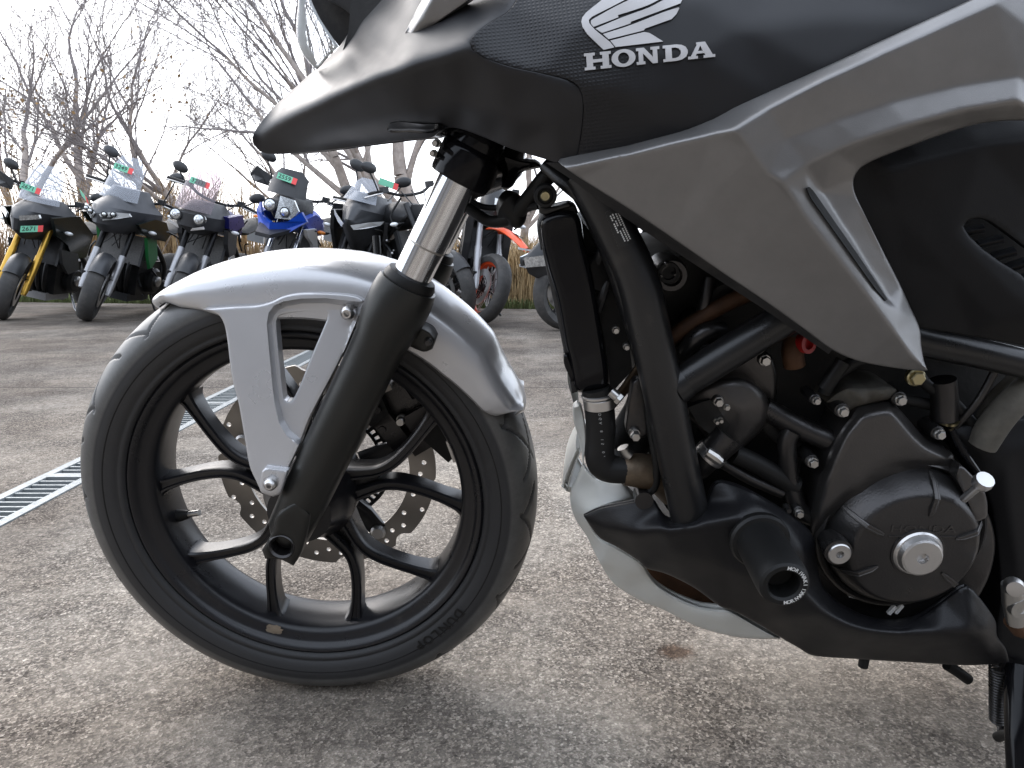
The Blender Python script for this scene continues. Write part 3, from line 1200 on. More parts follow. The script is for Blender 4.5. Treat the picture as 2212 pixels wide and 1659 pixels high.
bolt(937, 331, .11, 8, M['zinc'], yoke, h=.015)

# ---- mudguard
def th_r(u, v, d):
    p = P(u, v, d)
    dx, dz = WC.x - p.x, p.z - WC.z
    return math.atan2(dz, dx), math.hypot(dx, dz)


top = sorted(th_r(u, v, 0.012) for u, v in [(334, 641), (362, 619), (425, 587), (500, 562), (553, 550), (628, 541), (703, 541), (778, 548), (848, 566), (928, 606), (978, 642), (1028, 685), (1066, 726), (1086, 770), (1101, 800), (1121, 833), (1137, 872)])
low = sorted(th_r(u, v, 0.067) for u, v in [(337, 655), (375, 665), (425, 668), (470, 680), (560, 690), (700, 690), (850, 735), (879, 753), (921, 778), (959, 808), (1009, 850), (1046, 888), (1071, 903), (1096, 910), (1119, 908), (1136, 892)])
tt, tr_ = [a for a, b in top], [b for a, b in top]
lt, lr = [a for a, b in low], [b for a, b in low]
NTH, vs, fs = 120, [], []
th0, th1 = tt[0], tt[-1]
NSEC = 0
for k in range(NTH + 1):
    th = th0 + (th1 - th0) * k / NTH
    rt = np.interp(th, tt, tr_)
    rl = min(np.interp(th, lt, lr), rt - 0.002)
    f0 = min(1, (th - th0) / R(24))
    f1 = min(1, (th1 - th) / R(9))
    w = 0.067 * (0.30 + 0.70 * math.sqrt(max(0, 1 - (1 - f0) ** 2))) * (0.55 + 0.45 * math.sqrt(max(0, 1 - (1 - f1) ** 2)))
    hgt = rt - rl
    # near side up over the crown; a shallow crease runs along the shoulder
    sec = [(rl, 0.0), (rl + 0.25 * hgt, 0.02), (rl + 0.50 * hgt, 0.0), (rt - min(.034, .40 * hgt), -0.04), (rt - min(.027, .32 * hgt), -0.075), (rt - min(.0185, .24 * hgt), -0.13),
           (rt - min(.0130, .17 * hgt), -0.30), (rt - min(.0080, .11 * hgt), -0.45), (rt - min(.0035, .05 * hgt), -0.65), (rt - min(.0008, .02 * hgt), -0.85), (rt, -1.0)]
    row = [(r, w * (1 + e)) for r, e in sec]
    row = row + [(r, -d) for r, d in row[-2::-1]]
    NSEC = len(row)
    vs += [tuple(wp(r, th, d)) for r, d in row]
    vs += [tuple(wp(r - 0.003, th, d * 0.95)) for r, d in row]
for k in range(NTH):
    for i in range(NSEC - 1):
        a, b = k * 2 * NSEC + i, (k + 1) * 2 * NSEC + i
        fs.append((a, a + 1, b + 1, b))
        a, b = a + NSEC, b + NSEC
        fs.append((a, b, b + 1, a + 1))
    for i in (0, NSEC - 1):
        a, b = k * 2 * NSEC + i, (k + 1) * 2 * NSEC + i
        fs.append((a, b, b + NSEC, a + NSEC))
for k in (0, NTH):
    for i in range(NSEC - 1):
        a = k * 2 * NSEC + i
        fs.append((a, a + 1, a + 1 + NSEC, a + NSEC))
mb = MB()
mb.v, mb.f = vs, fs
fender = mb.build('front_fender', M['fender'], bike, sharp=38)
# side stay with its window
stay_hole = [(597, 694), (602, 683), (615, 678), (660, 673), (703, 672), (708, 677), (706, 690), (671, 773), (648, 832), (633, 862), (627, 868), (619, 867), (613, 860), (608, 820), (601, 750)]
sd = lambda v: .078 + (v - 665) * .000115           # the stay leans out towards the foot of the leg
so = [(440, 668), (470, 679), (484, 700), (491, 735), (501, 813), (516, 875), (529, 950), (539, 1005), (552, 1036), (566, 1062), (590, 1073), (604, 1068), (612, 1040), (622, 1012), (646, 962), (671, 898), (738, 770), (788, 650), (770, 640), (740, 635), (703, 633), (650, 633), (612, 640), (586, 652), (553, 660), (500, 663)]
RC = .0105


def so_d(u, v):
    rec = RC if (v < 955 and u > 648 - (v < 640) * 100) else 0
    return sd(v) - (rec if (u > 640 and v > 645) else 0)


hi_l = [(576, 700), (580, 745), (587, 820), (593, 872), (603, 915), (618, 940), (646, 966)]
lo_l = [(587, 700), (591, 745), (598, 820), (604, 872), (613, 906), (628, 930), (652, 950)]
hi_t = [(576, 700), (580, 676), (592, 660), (612, 651), (650, 645), (703, 644), (776, 652)]
lo_t = [(587, 700), (592, 682), (602, 670), (620, 663), (652, 658), (704, 657), (772, 666)]
stay, _ = panel('fender_stay', [(u, v, sd(v) - (RC if (v > 655 and v < 955 and u > 650) else 0)) for u, v in so], M['fender'], bike,
                creases=[[(u, v, sd(v)) for u, v in hi_l], [(u, v, sd(v) - RC) for u, v in lo_l], [(u, v, sd(v)) for u, v in hi_t], [(u, v, sd(v) - RC) for u, v in lo_t]],
                points=[(620, 1000, sd(1000)), (570, 1000, sd(1000)), (545, 850, sd(850)), (535, 720, sd(720)), (640, 910, sd(910) - RC), (700, 790, sd(790) - RC), (740, 700, sd(700) - RC)],
                holes=[stay_hole], thick=0.014, step=5.5, smooth=1, rnd=(4, .002), sharp=30)
bolt(753, 674, .074, 17, M['alu'], stay, hexed=False, flange=False, socket=True, h=.010)
tab, _ = panel('stay_tab', [(566, 1018, .128), (573, 1010, .128), (622, 1016, .127), (614, 1042, .129), (606, 1066, .130), (590, 1073, .130), (564, 1064, .129), (560, 1050, .129)], M['fender'], stay, thick=0.008, step=5, rnd=(6, .003))
bolt(586, 1043, .131, 15, M['alu'], tab, hexed=False, flange=False, socket=True, h=.009)

# ---- caliper seen through the wheel
cal = MB()
cal.box(wp(0.150, R(146), -0.075), (0.060, 0.055, 0.105), Matrix.Rotation(R(-32), 3, 'Y'))
caliper = cal.build('brake_caliper', M['castblk'], bike, flat=True)
for (r, a, sx, sz, rot, mm) in ((0.128, 128, .03, .05, -20, 'deep'), (0.168, 150, .05, .035, -30, 'castblk'), (0.120, 150, .028, .06, -35, 'castblk'), (0.175, 163, .03, .05, -45, 'deep'), (0.150, 120, .05, .03, -25, 'rust')):
    MB().box(wp(r, R(a), -0.045), (sx, .03, sz), Matrix.Rotation(R(rot), 3, 'Y')).build('caliper_piece', M[mm] if mm != 'rust' else M['disc'], caliper, flat=True)
for (u, v, dd, m2) in ((867, 906, -.035, 'zinc'), (829, 922, -.04, 'castblk'), (818, 880, -.035, 'castblk'), (877, 970, -.03, 'deep')):
    bolt(u, v, dd, 12, M[m2], caliper, hexed=False, h=.012)
MB().tube([wp(0.17, R(140), -.05), wp(0.19, R(125), -.045), wp(.25, R(112), -.05), wp(.33, R(105), -.08)], .005, 10, smooth=5).build('brake_hose', M['rubber'], caliper)

# ---- upper cowl
cowl_out = [(547, 290, .020), (565, 262, .016), (593, 230, .012), (653, 175, .006), (703, 130, .004), (733, 100, .008), (752, 72, .016), (767, 44, .022), (756, 30, .020), (732, 13, .016), (708, 0, .012), (690, -30, .008), (900, -70, .06), (1080, -70, .13), (1130, -30, .162),
            (1103, 20, .180), (1060, 48, .190), (1028, 72, .198), (1016, 88, .204), (1020, 107, .206), (1053, 127, .207), (1106, 145, .209), (1168, 158, .212), (1231, 174, .214), (1256, 200, .213), (1258, 260, .205), (1246, 344, .194), (1206, 352, .190), (1181, 345, .185), (1106, 322, .168), (1053, 300, .152), (1000, 280, .138), (972, 276, .130), (950, 284, .120), (932, 297, .108), (870, 303, .092), (803, 312, .075), (703, 325, .054), (628, 332, .036), (576, 332, .026), (556, 322, .022), (546, 306, .020)]
cowl_cr = [[(549, 294, .026), (575, 272, .042), (603, 254, .060), (653, 230, .088), (703, 207, .112), (753, 185, .134), (803, 164, .153), (878, 139, .176), (953, 118, .194), (1010, 104, .204)]]
cowl, dq_cowl = panel('front_cowl', cowl_out, M['cowl'], bike, creases=cowl_cr,
                      points=[(700, 290, .078), (800, 270, .110), (900, 255, .140), (1000, 230, .168), (1100, 250, .190), (1200, 270, .203), (1300, 270, .208)],
                      thick=0.004, step=8, smooth=5, rnd=(2, .0008), mirror=True)
lip = [(628, 331, .034), (703, 322, .052), (803, 308, .073), (870, 299, .09), (932, 292, .106), (972, 270, .128), (1000, 276, .136), (1060, 300, .15), (1050, 312, .13), (985, 292, .11), (940, 300, .09), (870, 306, .07), (803, 314, .055), (703, 328, .04), (628, 335, .028)]
panel('cowl_underlip', lip, M['gloss'], bike, thick=.03, step=8, smooth=1)
panel('cowl_slot', [(836, 280, .1), (842, 268, .1), (860, 263, .1), (910, 268, .12), (950, 268, .13), (968, 274, .135), (945, 284, .12), (925, 288, .11), (880, 286, .1), (845, 287, .1)], M['gloss'], bike,
      dfun=type('F', (), {'__call__': lambda s, q: np.array([dq_cowl(a, b) + .0012 for a, b in q])})(), thick=.003, step=8, smooth=0)
panel('headlamp_surround', [(u, v, .004) for u, v in [(672, 0), (690, 38), (712, 72), (733, 101), (752, 76), (767, 44), (756, 30), (732, 13), (708, 0), (692, -30), (668, -30)]], M['blackpl'], bike,
      off=-.004, thick=.004, step=8, smooth=2)
lens_pts = [(642, 40), (640, 70), (643, 92), (653, 115), (668, 135), (684, 150), (694, 140), (712, 118), (731, 100), (712, 72), (690, 38), (672, 0), (664, -30), (648, -30), (644, 0)]
panel('headlamp_lens', [(u, v, 0.02 + 0.00025 * (u - 640)) for u, v in lens_pts], M['lens'], bike, thick=.0012, step=9, smooth=2, rnd=(16, .010))
trim, _ = panel('cowl_trim', [(868, 98, .125), (872, 78, .120), (890, 40, .120), (913, -4, .12), (940, -60, .125), (1090, -60, .175), (1017, -2, .165), (960, 38, .155), (905, 76, .14)], M['silver'], bike,
      creases=[[(872, 92, .132), (896, 52, .146), (924, 2, .154), (950, -50, .16)]], thick=.012, step=6, smooth=2, rnd=(3, .002))

# ---- tank side with pressed grid, emblem
def grid_mat():
    m = mat('black grid pressed plastic', (0.0095, 0.0097, 0.0114), 0.42, bump=0, spec=0.38)
    t = m.node_tree
    b = t.nodes['Principled BSDF']
    tc = t.nodes.new('ShaderNodeTexCoord')
    sx = t.nodes.new('ShaderNodeSeparateXYZ')
    t.links.new(tc.outputs['Object'], sx.inputs[0])

    def wave(a, b_, per):
        # sine of a linear mix of x and z
        m1 = t.nodes.new('ShaderNodeMath'); m1.operation = 'MULTIPLY'; m1.inputs[1].default_value = a * 2 * pi / per
        m2 = t.nodes.new('ShaderNodeMath'); m2.operation = 'MULTIPLY_ADD'; m2.inputs[1].default_value = b_ * 2 * pi / per
        t.links.new(sx.outputs['X'], m1.inputs[0])
        t.links.new(sx.outputs['Z'], m2.inputs[0])
        t.links.new(m1.outputs[0], m2.inputs[2])
        s = t.nodes.new('ShaderNodeMath'); s.operation = 'SINE'
        t.links.new(m2.outputs[0], s.inputs[0])
        return s
    s1 = wave(1, 0.12, 0.0036)
    s2 = wave(-0.12, 1, 0.0030)
    mu = t.nodes.new('ShaderNodeMath'); mu.operation = 'MAXIMUM'
    t.links.new(s1.outputs[0], mu.inputs[0])
    t.links.new(s2.outputs[0], mu.inputs[1])
    bn = t.nodes.new('ShaderNodeBump')
    fd = t.nodes.new('ShaderNodeMapRange')            # the pressed pattern ends towards the knee recess
    fd.inputs['From Min'].default_value = P(1240, 100, .2).x
    fd.inputs['From Max'].default_value = P(1420, 100, .2).x
    fd.inputs['To Min'].default_value = 0.42
    fd.inputs['To Max'].default_value = 0.0
    t.links.new(sx.outputs['X'], fd.inputs['Value'])
    t.links.new(fd.outputs[0], bn.inputs['Strength'])
    bn.inputs['Distance'].default_value = 0.0005
    t.links.new(mu.outputs[0], bn.inputs['Height'])
    t.links.new(bn.outputs[0], b.inputs['Normal'])
    return m


M['grid'] = grid_mat()
tank_out = [(1130, -30, .168), (1103, 20, .180), (1060, 48, .190), (1028, 72, .198), (1016, 88, .204), (1020, 107, .206), (1053, 127, .207), (1106, 145, .209), (1168, 158, .212), (1231, 174, .214), (1256, 200, .213), (1258, 260, .205), (1246, 344, .194), (1356, 318, .202), (1456, 290, .210),
            (1531, 262, .216), (1659, 207, .222), (1784, 152, .226), (1909, 94, .228), (2034, 37, .23), (2105, 2, .23), (2230, -70, .23), (1700, -90, .17), (1400, -90, .165), (1150, -80, .15)]
tank, dq_tank = panel('tank_side', tank_out, M['grid'], bike, points=[(1250, 60, .206), (1400, 120, .214), (1500, 120, .216), (1600, 60, .212), (1800, 40, .215), (1500, 0, .200), (1300, 0, .196), (1300, 190, .216), (1380, 210, .217), (1480, 200, .217)],
                      thick=.004, step=9, smooth=5, off=-.0006, rnd=(2, .0008), mirror='pair')


def zq(zx, zy):
    return (1106 + zx / 4, zy / 4)


wing = [
    [(800, -20), (640, 108), (608, 150), (600, 185), (610, 232), (650, 292), (792, 430), (885, 408), (850, 365), (716, 255), (668, 200), (664, 172), (690, 145), (860, 58), (1010, -20)],
    [(682, 178), (705, 160), (900, 52), (1050, -20), (1300, -20), (1180, 42), (1000, 104), (915, 128), (920, 148), (705, 232), (682, 205)],
    [(722, 246), (925, 160), (1010, 128), (1190, 62), (1330, -8), (1480, -20), (1456, 28), (1300, 86), (1030, 186), (1024, 202), (778, 284)],
    [(786, 294), (1036, 212), (1310, 104), (1442, 62), (1446, 72), (1420, 122), (1380, 164), (1150, 246), (1140, 262), (836, 338)],
    [(850, 350), (1144, 276), (1186, 284), (1306, 358), (895, 406)],
]
emb = None
for i, w_ in enumerate(wing):
    o_ = decal('wing_emblem' if emb is None else 'feather', [zq(*p) for p in w_], M['emblem'], tank if emb is None else emb, dq_tank, off=.0012, thick=.0018)
    emb = emb or o_


def ell(cx, cy, rx, ry, n=28):
    return [(cx + rx * cos(2 * pi * k / n), cy + ry * sin(2 * pi * k / n)) for k in range(n)]


LET = {
    'H': (1.25, [(0, 0), (.5, 0), (.5, .17), (.4, .17), (.4, .41), (.85, .41), (.85, .17), (.75, .17), (.75, 0), (1.25, 0), (1.25, .17), (1.15, .17), (1.15, .83), (1.25, .83), (1.25, 1), (.75, 1), (.75, .83), (.85, .83), (.85, .6), (.4, .6), (.4, .83), (.5, .83), (.5, 1), (0, 1), (0, .83), (.1, .83), (.1, .17), (0, .17)], []),
    'O': (1.2, ell(.6, .5, .6, .53), [ell(.6, .5, .28, .34)]),
    'N': (1.25, [(0, 0), (.46, 0), (.46, .17), (.36, .17), (.36, .66), (.86, 0), (1.13, 0), (1.13, .83), (1.25, .83), (1.25, 1), (.78, 1), (.78, .83), (.89, .83), (.89, .38), (.42, 1), (0, 1), (0, .83), (.12, .83), (.12, .17), (0, .17)], []),
    'D': (1.2, [(0, 0), (.65, 0), (.9, .05), (1.1, .2), (1.19, .42), (1.19, .58), (1.1, .8), (.9, .95), (.65, 1), (0, 1), (0, .83), (.12, .83), (.12, .17), (0, .17)], [[(.42, .18), (.6, .18), (.76, .25), (.86, .42), (.86, .58), (.76, .75), (.6, .82), (.42, .82)]]),
    'A': (1.35, [(0, 0), (.48, 0), (.48, .17), (.38, .17), (.43, .3), (.82, .3), (.88, .17), (.78, .17), (.78, 0), (1.35, 0), (1.35, .17), (1.23, .17), (.88, 1), (.44, 1), (.44, .86), (.47, .86), (.15, .17), (0, .17)], [[(.5, .46), (.75, .46), (.63, .78)]]),
}


class Fq:
    def __call__(s, q):
        return np.array([dq_tank(a, b) for a, b in q])


def raw_panel(name, ol, holes, m, parent, dfun, off, thick):
    """print without rounding of its corners"""
    global smooth_outline
    keep = smooth_outline
    smooth_outline = lambda pts, step, corner=42: np.array([p[:2] for p in pts], float)
    try:
        return panel(name, [(u, v, 0) for u, v in ol], m, parent, dfun=dfun, holes=holes, step=40, smooth=0, thick=thick, off=off)[0]
    finally:
        smooth_outline = keep


for ch, z0, z1 in (('H', 630, 860), ('O', 865, 1072), ('N', 1080, 1280), ('D', 1310, 1525), ('A', 1524, 1757)):
    w_, ol_, hs_ = LET[ch]

    def mp_(p, z0=z0, z1=z1, w_=w_):
        zx = z0 + (z1 - z0) * p[0] / w_
        base = 608 - (zx - 636) * 0.1055
        hh = 146 - (zx - 636) * 0.006
        return zq(zx - 8 * p[1], base - hh * p[1])
    raw_panel('letter', [mp_(p) for p in ol_], [[mp_(p) for p in h] for h in hs_], M['emblem'], emb, Fq(), .0012, .0018)

# dark blocks added inside tank and cowl to keep the light out from above
P3 = lambda u, v, d: P(u, v, d)
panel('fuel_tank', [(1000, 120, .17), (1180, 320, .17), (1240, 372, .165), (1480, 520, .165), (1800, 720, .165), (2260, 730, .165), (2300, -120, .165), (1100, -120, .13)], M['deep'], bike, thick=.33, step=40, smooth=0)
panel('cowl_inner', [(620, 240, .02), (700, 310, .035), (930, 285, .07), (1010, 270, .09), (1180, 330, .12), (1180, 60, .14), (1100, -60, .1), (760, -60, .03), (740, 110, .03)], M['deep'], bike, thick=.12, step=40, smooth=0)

# ---- silver side shroud
sh_out = [(1206, 350, .200), (1211, 343, .194), (1280, 328, .194), (1356, 311, .196), (1456, 283, .200), (1531, 255, .208), (1659, 200, .226), (1784, 145, .234), (1909, 87, .238), (2034, 30, .240), (2099, 0, .24), (2240, -70, .24), (2280, 100, .248),
          (2280, 262, .238), (2171, 261, .238), (2084, 275, .238), (1959, 318, .238), (1884, 348, .236), (1858, 364, .234), (1845, 384, .232), (1844, 404, .231), (1850, 425, .230), (1869, 465, .229), (1909, 545, .227), (1946, 618, .225), (1966, 663, .224), (1980, 692, .226), (1988, 715, .228), (1990, 745, .232),
          (1996, 780, .236), (2004, 800, .238), (1990, 801, .236), (1934, 795, .232), (1859, 781, .227), (1800, 757, .222), (1741, 714, .218), (1659, 655, .213), (1556, 586, .209), (1456, 517, .207), (1381, 466, .206), (1331, 434, .2055), (1256, 387, .205), (1220, 362, .205)]
pl = lambda u, v: .211 + .0000922 * (u - 1228) - .0000986 * (v - 359)
sh_out = [(u, v, pl(u, v) - .003) if (u < 1995 and v > 358 + (u - 1228) * .44 and (u, v) not in ((1980, 692), (1988, 715), (1990, 745))) and not (1840 < u < 1992 and v < 720) else (u, v, d) for u, v, d in sh_out]
sh_cr = [[(u, v, pl(u, v) + .004) for u, v in ((1586, 278), (1622, 325), (1659, 374), (1734, 460), (1809, 556), (1884, 651), (1934, 719), (1971, 770), (2001, 797))],
         [(u, v, pl(u, v)) for u, v in ((1228, 359), (1356, 331), (1456, 305), (1540, 286))] + [(1586, 278, pl(1586, 278) + .004), (1659, 233, .252), (1784, 169, .254), (1909, 112, .254), (2034, 57, .254), (2150, 5, .254)],
         [(1744, 356, .252), (1800, 329, .254), (1859, 305, .256), (1959, 272, .258), (2084, 237, .258), (2200, 218, .258)],
         [(1740, 372, .250), (1750, 420, .247), (1800, 490, .245), (1860, 575, .243), (1912, 650, .240)],
         [(1775, 415, .236), (1822, 490, .235), (1876, 580, .233), (1916, 648, .232), (1940, 668, .236)],
         [(1700, 300, .2485), (1800, 262, .250), (1920, 222, .251), (2060, 188, .251), (2200, 165, .251)]]
shroud, dq_sh = panel('side_shroud', sh_out, M['silver'], bike, creases=sh_cr, points=[(1690, 395, .256), (1880, 470, .236)], thick=.006, step=6, smooth=1.6, rnd=(3, .002))
# slot between spine and inner flank
decal('shroud_slot', [(1743, 407), (1749, 404), (1757, 412), (1800, 474), (1860, 560), (1905, 628), (1917, 647), (1914, 650), (1890, 622), (1840, 552), (1790, 482), (1752, 428)], M['deep'], shroud, dq_sh, off=.0030, thick=.003)
# black inner edge below the shroud
panel('shroud_inner_panel', [(1206, 352, .192), (1240, 362, .195), (1331, 425, .197), (1456, 510, .199), (1556, 580, .201), (1659, 648, .204), (1741, 708, .21), (1800, 752, .212), (1790, 765, .205), (1735, 727, .2), (1650, 668, .195), (1548, 602, .19), (1446, 535, .188), (1371, 485, .186), (1300, 437, .186), (1240, 392, .186), (1180, 352, .18)], M['blackpl'], bike, thick=.02, step=8, smooth=2)

# ---- black inner panel with grille
ip_out = [(1838, 384, .215), (1836, 404, .214), (1842, 428, .213), (1860, 470, .212), (1900, 550, .210), (1938, 622, .208), (1958, 667, .207), (1980, 707, .206), (2100, 727, .206), (2260, 755, .206), (2290, 500, .212), (2290, 250, .215), (2171, 250, .215), (2080, 266, .215), (1955, 308, .215), (1878, 338, .215), (1850, 358, .215)]
gr_hole = [(2081, 490), (2088, 478), (2110, 472), (2140, 480), (2222, 540), (2260, 570), (2260, 660), (2212, 600), (2160, 565), (2120, 535), (2092, 507)]
ip, dq_ip = panel('side_panel', ip_out, M['tankblk'], bike, creases=[[(1874, 395, .214), (1930, 372, .224), (2000, 347, .228), (2120, 315, .231), (2270, 300, .232)],
                                                                  [(1935, 450, .219), (2000, 530, .221), (2060, 600, .221), (2150, 690, .220)],
                                                                  [(2061, 506, .226), (2110, 560, .226), (2190, 640, .226), (2260, 690, .226)]],
                  points=[(1950, 560, .212), (2030, 420, .226)], holes=[gr_hole], thick=.006, step=9, smooth=3, rnd=(5, .003))
panel('grille_backing', [(2070, 470, .18), (2270, 470, .18), (2270, 680, .18), (2070, 680, .18)], M['deep'], ip, thick=.004, step=40, smooth=0)
for (ua, va, ub, vb) in ((2085, 501, 2126, 493), (2112, 528, 2165, 516), (2144, 555, 2193, 542), (2172, 580, 2222, 564), (2205, 605, 2250, 588)):
    MB().tube([P(ua, va, .206), P(ub, vb, .212)], [(.0085, .0028), (.0085, .0028)], sec=SEC).build('slat', M['tankblk'], ip)
# ------------------------------------------------------------------ frame tubes
def T(pts):
    return [P(*p) for p in pts]


dt = T([(1262, 372, .16), (1290, 420, .165), (1316, 470, .168), (1340, 520, .17), (1366, 575, .172), (1385, 630, .174), (1398, 690, .175), (1411, 750, .175), (1427, 820, .175), (1445, 905, .174), (1465, 1000, .172), (1482, 1075, .17), (1494, 1135, .168)])
down = MB().tube(dt, [.019, .0195, .0195, .0195, .0198] + [.0205] * 8, 28, smooth=5).build('down_tube', M['frame'], bike)
MB().tube(T([(1252, 400, .14), (1290, 452, .145), (1322, 515, .148), (1346, 575, .15), (1362, 640, .152), (1374, 700, .152), (1380, 745, .15)]), [.012, .016, .017, .017, .015, .012, .008], 16, smooth=5).build('gusset_tube', M['frame'], down)
# weld bead along the gusset
wb = MB()
wpth, _ = catmull(T([(1345, 590, .170), (1352, 630, .172), (1358, 670, .173), (1366, 715, .173), (1374, 745, .172)]), [0] * 5, 12)
for i, p in enumerate(wpth):
    wb.lathe([(0, -.0032), (.0028, -.002), (.0034, 0), (.0028, .002), (0, .0032)], p + V3((random.uniform(-.0006, .0006), 0, random.uniform(-.0006, .0006))), (0, -1, 0), 8)
w_o = wb.build('weld_bead', M['frame'], down)
w_o['kind'] = 'stuff'
brace = MB().tube(T([(1440, 846, .172), (1475, 824, .172), (1590, 752, .172), (1720, 672, .172)]), .0172, 28, smooth=3).build('brace_tube', M['frame'], bike)
MB().tube(T([(1458, 834, .172), (1482, 820, .172)]), [.0200, .0178], 28).build('brace_weld', M['frame'], brace)
MB().tube(T([(1960, 730, .17), (2000, 740, .17), (2110, 762, .17), (2260, 797, .17)]), .0148, 24, smooth=3).build('rear_rail', M['frame'], bike)
# identification label on the tube
lab_ = [(1307, 459), (1331, 449), (1352, 488), (1371, 527), (1354, 531), (1336, 537), (1322, 500)]


class FL:
    """the tube's own near surface"""
    def __init__(s, pth, r):
        s.p, s.r = [V3(q) for q in pth], r

    def __call__(s, q):
        out = []
        for (u, v) in q:
            best = 1e9
            for i in range(len(s.p) - 1):
                for t in (0, .25, .5, .75):
                    c = s.p[i].lerp(s.p[i + 1], t)
                    x = P(u, v, -c.y)
                    e = math.hypot(x.x - c.x, x.z - c.z)
                    if e < best:
                        best, cy = e, -c.y
            k = max(0.0, s.r ** 2 - min(best, s.r * .93) ** 2)
            out.append(cy + math.sqrt(k))
        return np.array(out)


ft = FL(catmull(dt, [0] * len(dt), 4)[0], .0195)
lb = panel('frame_label', [(u, v, 0) for u, v in lab_], M['label'], down, dfun=ft, thick=.0006, step=5, smooth=0, off=.0008)[0]
ax_, ay_ = np.array([1344.0 - 1311, 535 - 463]), np.array([24.0, -10])
rows = [(0.14, [(.08, .26), (.32, .62)]), (.36, [(.06, .22), (.26, .44), (.56, .9)]), (.62, [(.08, .46), (.52, .92)]), (.84, [(.10, .9)])]
mk = MB()
for (yy, segs) in rows:
    for (a, b) in segs:
        n = max(2, int((b - a) / .055))
        for i in range(n):
            t0 = a + (b - a) * i / n
            t1 = t0 + (b - a) / n * .72
            qs = []
            for (t, y2) in ((t0, yy), (t1, yy), (t1, yy + .11), (t0, yy + .11)):
                p = np.array([1311.0, 462]) + ax_ * t + ay_ * y2 * np.array([1, 1])
                qs.append((p[0], p[1]))
            ds = ft(qs)
            mk.add([P(q[0], q[1], dd + .0016) for q, dd in zip(qs, ds)], [(0, 1, 2, 3)])
mo = mk.build('label_print', M['print'], lb, flat=True)
mo['kind'] = 'stuff'

# ------------------------------------------------------------------ radiator
rad_o = [(1166, 488, .150), (1170, 474, .152), (1182, 464, .153), (1206, 456, .154), (1234, 455, .154), (1248, 462, .154), (1256, 480, .154), (1262, 520, .155), (1283, 610, .158), (1307, 755, .160), (1313, 800, .160), (1314, 832, .158), (1304, 844, .157),
         (1270, 849, .157), (1250, 848, .157), (1240, 832, .158), (1229, 775, .158), (1221, 745, .157), (1205, 655, .155), (1182, 575, .152), (1169, 520, .150)]
rad = panel('radiator_tank', rad_o, M['gloss'], bike, thick=.05, step=7, rnd=(14, .012), smooth=2)[0]
panel('radiator_face', [(1172, 480, .142), (1186, 486, .142), (1234, 700, .146), (1252, 845, .146), (1236, 850, .146), (1206, 700, .144), (1170, 530, .142)], M['blackpl'], rad, thick=.30, step=12, rnd=(6, .004))
core = panel('radiator_core', [(1190, 500, .12), (1250, 490, .12), (1300, 760, .12), (1304, 835, .12), (1250, 842, .12), (1216, 720, .12)], M['deep'], rad, thick=.26, step=20)[0]
panel('radiator_rim', [(1160, 492, .138), (1166, 474, .140), (1186, 450, .142), (1230, 438, .142), (1244, 444, .142), (1250, 460, .141), (1200, 470, .140), (1178, 490, .140), (1176, 540, .140), (1168, 540, .138)], M['blackpl'], rad, thick=.03, step=6, rnd=(5, .004))
panel('radiator_clip', [(1218, 764, .152), (1226, 764, .152), (1243, 812, .153), (1240, 824, .153), (1234, 826, .152), (1226, 806, .152), (1218, 785, .151)], M['gloss'], rad, thick=.02, step=6, rnd=(4, .003))
g_c = P(1178, 423, .150)
r_ = mpx(1178, 423, .15)
MB().lathe([(10 * r_, -.02), (25 * r_, -.02), (25.5 * r_, 0), (23 * r_, .004), (17 * r_, .0045), (15 * r_, .002), (0, .002)], g_c, YN, 32).build('grommet', M['rubber'], rad)
MB().lathe([(0, 0), (11 * r_, 0), (11 * r_, .005), (9 * r_, .0065), (0, .006)], P(1178, 423, .152), YN, 24).build('bolt', M['brass'], rad)
panel('radiator_bracket', [(1162, 440, .145), (1176, 446, .145), (1200, 445, .145), (1230, 436, .145), (1237, 446, .145), (1205, 456, .145), (1178, 466, .145), (1166, 460, .145)], M['frame'], rad, thick=.02, step=6, rnd=(3, .002))
# fan motor and shroud between radiator and frame
fan = panel('fan_shroud', [(1250, 470, .11), (1275, 500, .11), (1330, 570, .115), (1352, 690, .12), (1366, 800, .12), (1320, 850, .12), (1306, 740, .12), (1276, 580, .115)], M['deep'], bike, thick=.2, step=14)[0]
fc = P(1296, 590, .13)
MB().lathe([(0, -.04), (.020, -.04), (.020, .006), (.0175, .010), (0, .010)], fc, (0.35, -1, 0.1), 28).build('fan_motor', M['castblk'], fan)
for (u, v, rr) in ((1298, 545, 9), (1302, 640, 10)):
    MB().tube(T([(u - 10, v + 30, .135), (u, v, .14), (u + 8, v - 30, .135)]), rr * .0005, 10, smooth=4).build('fan_rib', M['blackpl'], fan)
# wiring loom and plugs by the steering head
MB().tube(T([(1000, 440, .06), (1030, 462, .065), (1060, 478, .07), (1095, 474, .08), (1120, 455, .09), (1150, 420, .10), (1178, 385, .11), (1196, 372, .11)]), [.006, .006, .0065, .0075, .0085, .009, .009, .009], 12, smooth=5).build('wiring_loom', M['rubber'], bike)
MB().tube(T([(1006, 428, .05), (1040, 446, .055), (1072, 449, .06), (1100, 440, .07), (1118, 430, .075)]), .0035, 10, smooth=5).build('cable', M['rubber'], bike)
MB().tube(T([(1090, 440, .07), (1102, 452, .075), (1112, 470, .08), (1110, 488, .08)]), [(.012, .02), (.016, .024), (.013, .018), (.006, .010)], 14, smooth=3).build('loom_clip', M['rubber'], bike)
MB().tube(T([(1128, 455, .09), (1145, 448, .1), (1165, 444, .11)]), .004, 10, smooth=3).build('cable', M['rubber'], bike)
MB().tube(T([(1186, 352, .12), (1240, 400, .14), (1292, 440, .15), (1340, 470, .155)]), [(.012, .008)] * 4, 12, smooth=3).build('frame_spine', M['frame'], bike)

